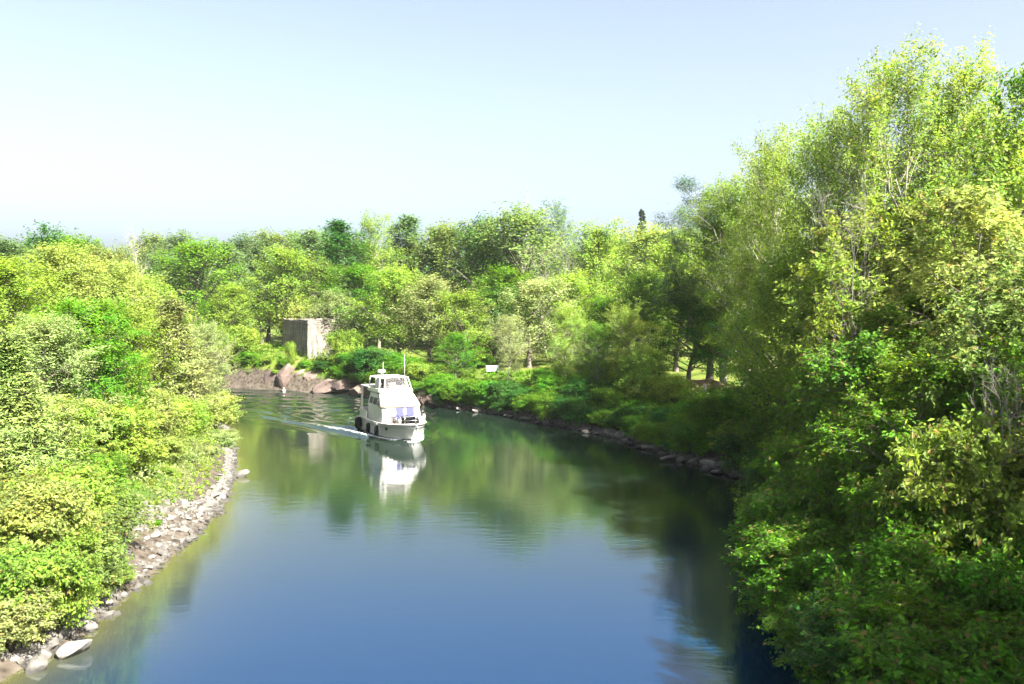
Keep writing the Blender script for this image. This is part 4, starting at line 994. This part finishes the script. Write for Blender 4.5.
# ------------------------------------------------------------------ the motor cruiser (x forward, y to port, z up from the waterline)
RZ = math.atan2(BH.y, BH.x)
boat = empty('motor_cruiser', (BC.x, BC.y, 0.0), RZ)
boat.rotation_euler = (0, math.radians(-1.2), RZ)
tag(boat, 'white flybridge motor cruiser heading down the river with a canvas covered windscreen', 'boat')
ST = [(-5.0, 1.60, 1.50, 1.12), (-3.5, 1.74, 1.62, 1.12), (-1.5, 1.84, 1.68, 1.13), (0.5, 1.86, 1.62, 1.15), (2.0, 1.76, 1.36, 1.18), (3.0, 1.50, 1.02, 1.22), (3.8, 1.15, 0.66, 1.26), (4.5, 0.70, 0.30, 1.30), (5.0, 0.12, 0.03, 1.34)]
LV = (-0.45, 0.0, 0.16, 0.45, 0.78, 1.0)     # last ones are shares of the sheer height
def hull_pt(i, j):
    x, hd, hw, sh = ST[i]
    rake = 0.95 * max(0.0, min(1.0, (x - 1.5) / 3.5)) ** 1.5
    if j == 0: z = -0.45; h = hw * 0.45
    elif j == 1: z = 0.0; h = hw * 0.96
    else:
        z = (0.16, 0.45, 0.80, 1.0)[j - 2] * sh
        h = hw + (hd - hw) * ((z / sh) ** 1.6); 
        if j == 2: h = hw * 1.0
    return Vector((x - rake * (1 - max(z, 0) / sh) - (0.5 * rake if z < 0 else 0), h, z))
rings = []
for i in range(len(ST)):
    half_ = [hull_pt(i, j) for j in range(6)]
    rings.append([Vector((p_.x, -p_.y, p_.z)) for p_ in half_[::-1]] + half_)
hb = MB(); hb.loft(rings, closed=False, smooth=True)
hb.add(rings[0], [tuple(range(12))]); hb.add(rings[-1], [tuple(range(12))])
hull = hb.build('hull', M['white'], boat)
dk = MB(); dk.loft([[Vector((r[0].x, r[0].y * 0.985, r[0].z - 0.05)), Vector((r[0].x, 0, r[0].z)), Vector((r[11].x, r[11].y * 0.985, r[11].z - 0.05))] for r in rings], closed=False)
dk.build('deck', M['deck'], boat)
def side_line(j, off, dz=0.0, s=-1):
    return [Vector((hull_pt(i, j).x, s * (hull_pt(i, j).y + off), hull_pt(i, j).z + dz)) for i in range(len(ST))]
rb = MB(); tr = MB(); bs = MB()
for s in (-1, 1):
    rb.tube(side_line(4, 0.015, 0.03, s), 0.035, 6)
    tr.tube(side_line(5, -0.01, 0.03, s), 0.05, 6)
    a = side_line(1, 0.012, 0.0, s); b = side_line(2, 0.012, -0.05, s)
    bs.loft([[p_, q_] for p_, q_ in zip(a, b)], closed=False)
rb.build('rub_rail', M['rubrail'], boat); tr.build('toe_rail', M['white'], boat); bs.build('boot_stripe', M['stripe'], boat)
for s in (-1, 1):
    p0 = hull_pt(5, 4) * 0.5 + hull_pt(4, 4) * 0.5
    MB().lathe((p0.x, s * (p0.y + 0.0), p0.z - 0.12), [(0.13, -0.02), (0.13, 0.035), (0.09, 0.05)], 12, (0.35, s * 0.93, -0.15)).build('portlight', M['glass'], boat)

# deckhouse
def prof_ring(x, hw, zs):
    return [Vector((x, -hw * 1.0, zs[0])), Vector((x, -hw, zs[1])), Vector((x, hw, zs[1])), Vector((x, hw, zs[0]))]
dh = MB()
rz_ = [(1.05, 2.00, -2.6, 1.54), (2.40, 1.62, -2.6, 1.52), (3.26, 0.60, -2.6, 1.28), (3.32, 0.30, -2.55, 1.10)]   # z, front x, aft x, half width
dh.loft([[Vector((xa, -hw, z)), Vector((xf - 0.25, -hw, z)), Vector((xf, -hw * 0.82, z)), Vector((xf + 0.06, 0, z)), Vector((xf, hw * 0.82, z)), Vector((xf - 0.25, hw, z)), Vector((xa, hw, z))] for (z, xf, xa, hw) in rz_])
house = dh.build('deckhouse', M['white'], boat, 0.03)
cv = MB(); ring_ = []
for k in range(7):
    t = k / 6; z = 2.42 + 0.86 * t; xf = 1.64 + (0.54 - 1.64) * t + 0.05 * math.sin(math.pi * t); hw = 1.53 + (1.31 - 1.53) * t; 
    ring_.append([Vector((xf - 0.85, -hw - 0.02, z)), Vector((xf - 0.22, -hw - 0.025, z)), Vector((xf + 0.04, -hw * 0.82, z)), Vector((xf + 0.11, 0, z)), Vector((xf + 0.04, hw * 0.82, z)), Vector((xf - 0.22, hw + 0.025, z)), Vector((xf - 0.85, hw + 0.02, z))])
cv.loft(ring_, closed=False, smooth=True); cover = cv.build('windscreen_cover', M['white_matt'], boat)
so = cover.modifiers.new('thick', 'SOLIDIFY'); so.thickness = 0.025; so.offset = 1
bt = MB(); bt.tube([(0.7, -1.56, 2.39), (1.42, -1.56, 2.39), (1.70, -1.26, 2.39), (1.79, 0, 2.39), (1.70, 1.26, 2.39), (1.42, 1.56, 2.39), (0.7, 1.56, 2.39)], 0.05, 6); bt.build('brow_trim', M['beige'], boat)
for s in (-1, 1):
    for (xa, xb) in ((-2.3, -1.35), (-1.2, -0.1), (0.05, 0.8)):
        zt_ = 2.95 if xb < 0.5 else 2.75
        MB().add([(xa, s * 1.525, 2.44), (xb, s * 1.525, 2.44), (xb - 0.06, s * (1.525 - 0.243 * (zt_ - 2.44) / 0.86 * 0.98), zt_), (xa + 0.02, s * (1.525 - 0.243 * (zt_ - 2.44) / 0.86 * 0.98), zt_),
                  (xa, s * 1.46, 2.44), (xb, s * 1.46, 2.44), (xb - 0.06, s * 1.24, zt_), (xa + 0.02, s * 1.24, zt_)], [(0, 1, 2, 3), (4, 5, 6, 7), (0, 1, 5, 4), (1, 2, 6, 5), (2, 3, 7, 6), (3, 0, 4, 7)]).build('window', M['glass'], boat)
# flybridge
fb = MB()
fb.loft([[Vector((-3.2, -h, z)), Vector((x - 0.3, -h, z)), Vector((x, -h * 0.75, z)), Vector((x + 0.05, 0, z)), Vector((x, h * 0.75, z)), Vector((x - 0.3, h, z)), Vector((-3.2, h, z))] for (z, x, h) in ((3.28, 0.62, 1.24), (3.42, 0.54, 1.40), (3.66, 0.36, 1.36))])
fly = fb.build('flybridge', M['white'], boat, 0.03)
tp = MB(); tp.loft([[Vector((-3.0, -h, z - .05)), Vector((x - 0.3, -h, z - .03)), Vector((x, -h * 0.7, z)), Vector((x + 0.03, 0, z + .05)), Vector((x, h * 0.7, z)), Vector((x - 0.3, h, z - .03)), Vector((-3.0, h, z - .05))] for (z, x, h) in ((4.52, -0.02, 1.16), (4.60, -0.06, 1.10), (4.64, -0.3, 0.8))])
tp.build('bimini_top', M['white_matt'], boat)
for (xa, ya, xb, yb) in ((0.33, 0.98, -0.03, 0.80), (0.33, -0.98, -0.03, -0.80), (0.02, 1.30, -0.32, 1.14), (0.02, -1.30, -0.32, -1.14), (-1.2, 1.31, -1.25, 1.15), (-1.2, -1.31, -1.25, -1.15), (-3.0, 1.31, -2.95, 1.15), (-3.0, -1.31, -2.95, -1.15)):
    MB().tube([(xa, ya, 3.70), (xb, yb, 4.54)], 0.055 if abs(ya) < 1.2 else 0.045, 6).build('enclosure_post', M['white_matt'], boat)
def pane(a, b, mat, name='screen'):
    (xa, ya), (xb, yb) = a, b; 
    def tp_(x, y, z): t = (z - 3.72) / 0.82; return Vector((x - 0.355 * t * (1 if x > -0.5 else 0.05), y * (1 - 0.125 * t) * (1 - 0.05 * t if abs(y) < 1.2 else 1), z))
    q = [tp_(xa, ya, 3.73), tp_(xb, yb, 3.73), tp_(xb, yb, 4.52), tp_(xa, ya, 4.52)]
    o = MB().add(q, [(0, 1, 2, 3)]).build(name, M[mat], boat); so = o.modifiers.new('thick', 'SOLIDIFY'); so.thickness = 0.012
pane((0.33, -0.96), (0.33, 0.96), 'vinyl')
pane((0.32, 0.99), (0.04, 1.29), 'vinyl'); pane((0.32, -0.99), (0.04, -1.29), 'vinyl')
pane((0.0, 1.31), (-1.18, 1.31), 'vinyl'); pane((0.0, -1.31), (-1.18, -1.31), 'white_matt', 'side_curtain')
pane((-1.22, 1.31), (-2.98, 1.31), 'vinyl'); pane((-1.22, -1.31), (-2.98, -1.31), 'vinyl')
MB().box((-0.15, 0.25, 3.78), (0.35, 1.5, 0.2)).build('helm_console', M['beige'], boat, 0.04)
for yy in (-0.55, 0.62):
    st = MB().box((-0.75, yy, 3.70), (0.5, 0.5, 0.28)).build('helm_seat', M['brown'], boat, 0.05)
    MB().box((-0.98, yy, 4.08), (0.14, 0.56, 0.5)).build('seat_back', M['brown'], st, 0.05)
wl_ = MB(); wl_.tube([(-0.35 , 0.62 + 0.2 * math.cos(a), 4.02 + 0.2 * math.sin(a)) for a in np.linspace(0, 6.283, 15)], 0.022, 6, False); wl_.tube([(-0.35, 0.62, 4.02), (-0.2, 0.62, 3.95)], 0.03); wl_.tube([(-0.35, 0.42, 4.02), (-0.35, 0.82, 4.02)], 0.018)
wl_.build('steering_wheel', M['black'], boat)
# radar, aerials
rd = MB().tube([(-1.9, -0.55, 4.5), (-1.9, -0.55, 4.85)], 0.06).lathe((-1.9, -0.55, 4.85), [(0.05, -0.02), (0.30, 0.02), (0.33, 0.12), (0.26, 0.22), (0.03, 0.25)], 16)
rd.build('radar_dome', M['white'], boat)
MB().tube([(-1.9, -0.40, 4.5), (-1.9, -0.40, 5.7)], [0.025, 0.012], 5).build('mast_light', M['white'], boat)
MB().tube([(-1.0, 1.10, 4.5), (-1.05, 1.12, 6.3)], [0.016, 0.008], 5).build('aerial', M['white'], boat)
# aft deck
ha = MB(); ha.loft([[Vector((-4.9, -1.5, z)), Vector((-2.4, -1.5, z)), Vector((-2.4, 1.5, z)), Vector((-4.9, 1.5, z))] for z in (3.62, 3.74)]); ha.build('hardtop', M['white'], boat, 0.04)
for s in (-1, 1):
    pl = MB(); pl.loft([[Vector((-4.85 + a_, s * h, z)), Vector((-4.45 + b_, s * h, z)), Vector((-4.45 + b_, s * (h - 0.07), z)), Vector((-4.85 + a_, s * (h - 0.07), z))] for (z, h, a_, b_) in ((1.1, 1.58, -0.05, 0.25), (1.9, 1.54, 0, 0.12), (3.62, 1.45, 0.02, 0.0))])
    pl.build('hardtop_pillar', M['white'], boat)
    bw = MB(); bw.loft([[Vector((x, s * h, z)), Vector((x, s * (h - 0.07), z))] for x, h, z in ()] or [[Vector((-4.95, s * 1.60, 1.08)), Vector((-2.4, s * 1.76, 1.08)), Vector((-2.4, s * 1.70, 1.08)), Vector((-4.95, s * 1.54, 1.08))], [Vector((-4.95, s * 1.57, 1.85)), Vector((-2.4, s * 1.70, 1.70)), Vector((-2.4, s * 1.64, 1.70)), Vector((-4.95, s * 1.51, 1.85))]])
    bw.build('bulwark', M['white'], boat)
MB().box((-4.95, 0, 1.45), (0.07, 3.0, 0.8)).build('stern_panel', M['white'], boat, 0.01)
MB().box((-2.66, 0.35, 2.0), (0.05, 0.8, 1.9)).build('cabin_door', M['glass'], boat)
MB().box((-3.7, 1.50, 2.66), (2.1, 0.03, 1.8)).build('gap_shade_panel', M['glass'], boat)  # dark sheet added to stand for the shade between pillar and cabin
MB().box((-5.4, 0, 0.22), (0.85, 2.7, 0.10)).build('swim_platform', M['white'], boat, 0.03)
ld = MB()
for yy in (-1.15, -0.8): ld.tube([(-2.95, yy, 1.1), (-2.72, yy, 3.4)], 0.025, 6)
for k in range(6): ld.tube([(-2.92 + 0.036 * k, -1.15, 1.4 + 0.33 * k), (-2.92 + 0.036 * k, -0.8, 1.4 + 0.33 * k)], 0.025, 6)
ld.build('ladder', M['steel'], boat)
# bow rail
rail = []; 
for s in (-1, 1):
    pts = [Vector((hull_pt(i, 5).x, s * hull_pt(i, 5).y * 0.96, hull_pt(i, 5).z + (0.12 if i == 3 else 0.62))) for i in range(3, 8)]
    rail.append(pts)
nose = Vector((5.12, 0, 1.98))
br = MB(); br.tube(rail[0] + [nose] + rail[1][::-1], 0.02, 6)
br.tube([p_ - Vector((0, 0, 0.3)) for p_ in rail[0][1:]] + [nose - Vector((0, 0, 0.3))] + [p_ - Vector((0, 0, 0.3)) for p_ in rail[1][1:][::-1]], 0.011, 5)
br.build('bow_rail', M['steel'], boat)
def stanchion(a, b): MB().tube([a, b], 0.016, 5).build('stanchion', M['steel'], boat)
for pts in rail:
    for p_ in pts[1:]: stanchion(p_ - Vector((0, 0, 0.63)), p_)
    for a_, b_ in zip(pts[1:-1], pts[2:]):
        q_ = (a_ + b_) / 2; stanchion(q_ - Vector((0, 0, 0.63)), q_)
stanchion(nose - Vector((0.1, 0, 0.63)), nose)
MB().box((4.95, 0, 1.36), (0.7, 0.24, 0.07)).build('bow_roller', M['steel'], boat, 0.01)
an = MB(); an.tube([(4.6, 0, 1.42), (5.28, 0, 1.30)], 0.035, 6)
an.add([(5.25, 0, 1.33), (4.92, -0.30, 1.02), (5.12, -0.07, 1.12), (5.05, 0, 0.78), (5.12, 0.07, 1.12), (4.92, 0.30, 1.02), (5.32, 0, 1.20)], [(0, 1, 2), (0, 2, 4), (0, 4, 5), (6, 2, 1), (6, 4, 2), (6, 5, 4), (2, 3, 4), (6, 3, 2), (6, 4, 3), (0, 6, 1), (0, 5, 6)])
an.build('anchor', M['rubrail'], boat)
wd = MB(); wd.lathe((4.15, 0.28, 1.28), [(0.24, 0), (0.24, 0.15), (0.15, 0.22), (0.14, 0.42), (0.22, 0.5), (0.22, 0.6), (0.05, 0.64)], 14); wd.tube([(4.15 + 0.24 * math.cos(a), 0.28 + 0.24 * math.sin(a), 1.42 + 0.016 * a) for a in np.linspace(0, 18.8, 40)], 0.045, 6)
wd.build('windlass', M['black'], boat)
MB().lathe((2.9, -0.98, 1.17), [(0.09, 0), (0.09, 0.16), (0.14, 0.26), (0.14, 0.4), (0.04, 0.46)], 12).build('cowl_vent', M['brown'], boat)
MB().box((3.25, 0.62, 1.22), (0.32, 0.32, 0.12)).build('deck_hatch', M['rubrail'], boat, 0.02)

# things carried on or hung from the boat
BM = Matrix.Translation((BC.x, BC.y, 0.0)) @ boat.rotation_euler.to_matrix().to_4x4()
def put(o, p, rz=0.0):
    o.location = BM @ Vector(p); o.rotation_euler = (0, 0, RZ + rz); return o
def chair(p, rz, label):
    t = put(empty('deck_chair', (0, 0, 0), 0, (1.2, 1.2, 1.15)), p, rz); tag(t, label, 'chair', 'blue chairs on the foredeck')
    Rb = Matrix.Rotation(math.radians(-14), 3, 'Y'); Rs = Matrix.Rotation(math.radians(6), 3, 'Y')
    MB().box((0, 0, 0.40), (0.46, 0.50, 0.03), Rs).build('seat', M['blue'], t, 0.01)
    MB().box((-0.32, 0, 0.72), (0.03, 0.50, 0.66), Rb).build('backrest', M['blue'], t, 0.01)
    for s in (-0.27, 0.27): MB().tube([(-0.41, s, 1.06), (-0.2, s, 0.36)], 0.014, 6).build('back_frame', M['steel'], t)
    for s in (-0.27, 0.27):
        MB().tube([(-0.22, s, 0.40), (0.24, s, 0.0)], 0.014, 6).build('leg', M['steel'], t)
        MB().tube([(0.22, s, 0.44), (-0.26, s, 0.0)], 0.014, 6).build('leg', M['steel'], t)
        MB().box((0, s, 0.60), (0.46, 0.05, 0.03)).build('armrest', M['blue'], t, 0.008)
chair((2.95, -0.42, 1.17), 0.1, 'blue folding chair on the foredeck nearer to the fenders')
chair((2.95, 0.34, 1.17), -0.1, 'blue folding chair on the foredeck nearer to the bow rail')
t = put(empty('storage_box', (0, 0, 0)), (3.75, -0.28, 1.24)); tag(t, 'black storage box with a dark blue lid in front of the two blue chairs', 'box')
MB().box((0, 0, 0.27), (0.5, 0.72, 0.54), taper=1.05).build('body', M['black'], t, 0.02)
MB().box((0, 0, 0.58), (0.56, 0.80, 0.08)).build('lid', M['stripe'], t, 0.02)
def fender(x, r, ln, label, zt):
    i = [k for k in range(len(ST) - 1) if ST[k][0] <= x <= ST[k + 1][0]][0]; f_ = (x - ST[i][0]) / (ST[i + 1][0] - ST[i][0])
    hy = max((hull_pt(i, j) * (1 - f_) + hull_pt(i + 1, j) * f_).y for j in (3, 4))
    yy = -(hy + r + 0.02)
    t = put(empty('fender', (0, 0, 0)), (x, yy, zt - ln)); tag(t, label, 'fender', 'black fenders hanging on the shaded hull side')
    MB().lathe((0, 0, 0), [(0.04, 0), (r * 0.7, 0.05), (r, r * 0.9), (r, ln - r * 0.9), (r * 0.7, ln - 0.05), (0.05, ln)], 14).build('body', M['rubber'], t)
    MB().tube([(0, 0, ln - 0.02), (0, 0.06, 1.22 - zt + ln)], 0.015, 5).build('rope', M['white'], t)
fender(1.2, 0.17, 0.82, 'black cylindrical fender hanging nearest to the bow', 1.0)
fender(-0.9, 0.17, 0.82, 'black cylindrical fender hanging in the middle of the hull', 1.0)
fender(-3.9, 0.30, 1.0, 'large round bodied black fender hanging near the stern', 1.15)

# white water thrown up at the stem
rng = np.random.default_rng(17); N = 160
uu = rng.random(N) ** 1.3 * 1.6; sd_ = np.where(rng.random(N) < 0.5, -1, 1)
hw = np.interp(uu, [0, 1.2, 2.5, 4.5], [0.06, 0.55, 1.1, 1.55]) + np.abs(rng.normal(0.12, 0.12, N)) + uu * 0.05
Pb = np.c_[4.25 - uu, sd_ * hw, np.abs(rng.normal(0, 0.06, N)) * np.exp(-uu / 2.5) + 0.03]
W = np.array([list(BM @ Vector(p_)) for p_ in Pb])
s = rng.uniform(0.01, 0.03, N)[:, None, None]
oct_ = np.array([(1, 0, 0), (0, 1, 0), (-1, 0, 0), (0, -1, 0), (0, 0, .7), (0, 0, -.7)], float)
V = W[:, None, :] + oct_[None] * s
Fq = np.array([(0, 1, 4), (1, 2, 4), (2, 3, 4), (3, 0, 4), (1, 0, 5), (2, 1, 5), (3, 2, 5), (0, 3, 5)])
Fq = (Fq[None] + (np.arange(N) * 6)[:, None, None]).reshape(-1, 3)
me = np_mesh('bow_spray', V.reshape(-1, 3), Fq, True); tag(link('bow_spray', me, mat=plain('white_foam', (0.55, 0.57, 0.6), 0.7, noise=0.03)), 'white foam curling up at the boat stem', 'foam', kind='stuff')

# ------------------------------------------------------------------ summer haze over the river
hm, n, L, o = new_mat('summer_haze')
pv = n.new('ShaderNodeVolumePrincipled'); pv.inputs['Density'].default_value = 0.00009; pv.inputs['Color'].default_value = (0.92, 0.96, 1.0, 1); pv.inputs['Anisotropy'].default_value = 0.2
L.new(pv.outputs[0], o.inputs['Volume'])
hz_ = MB().box((-10, 100, 20), (300, 330, 48)).build('haze', hm); tag(hz_, 'thin pale summer haze over the river', 'haze', kind='stuff')
S.cycles.volume_bounces = 1
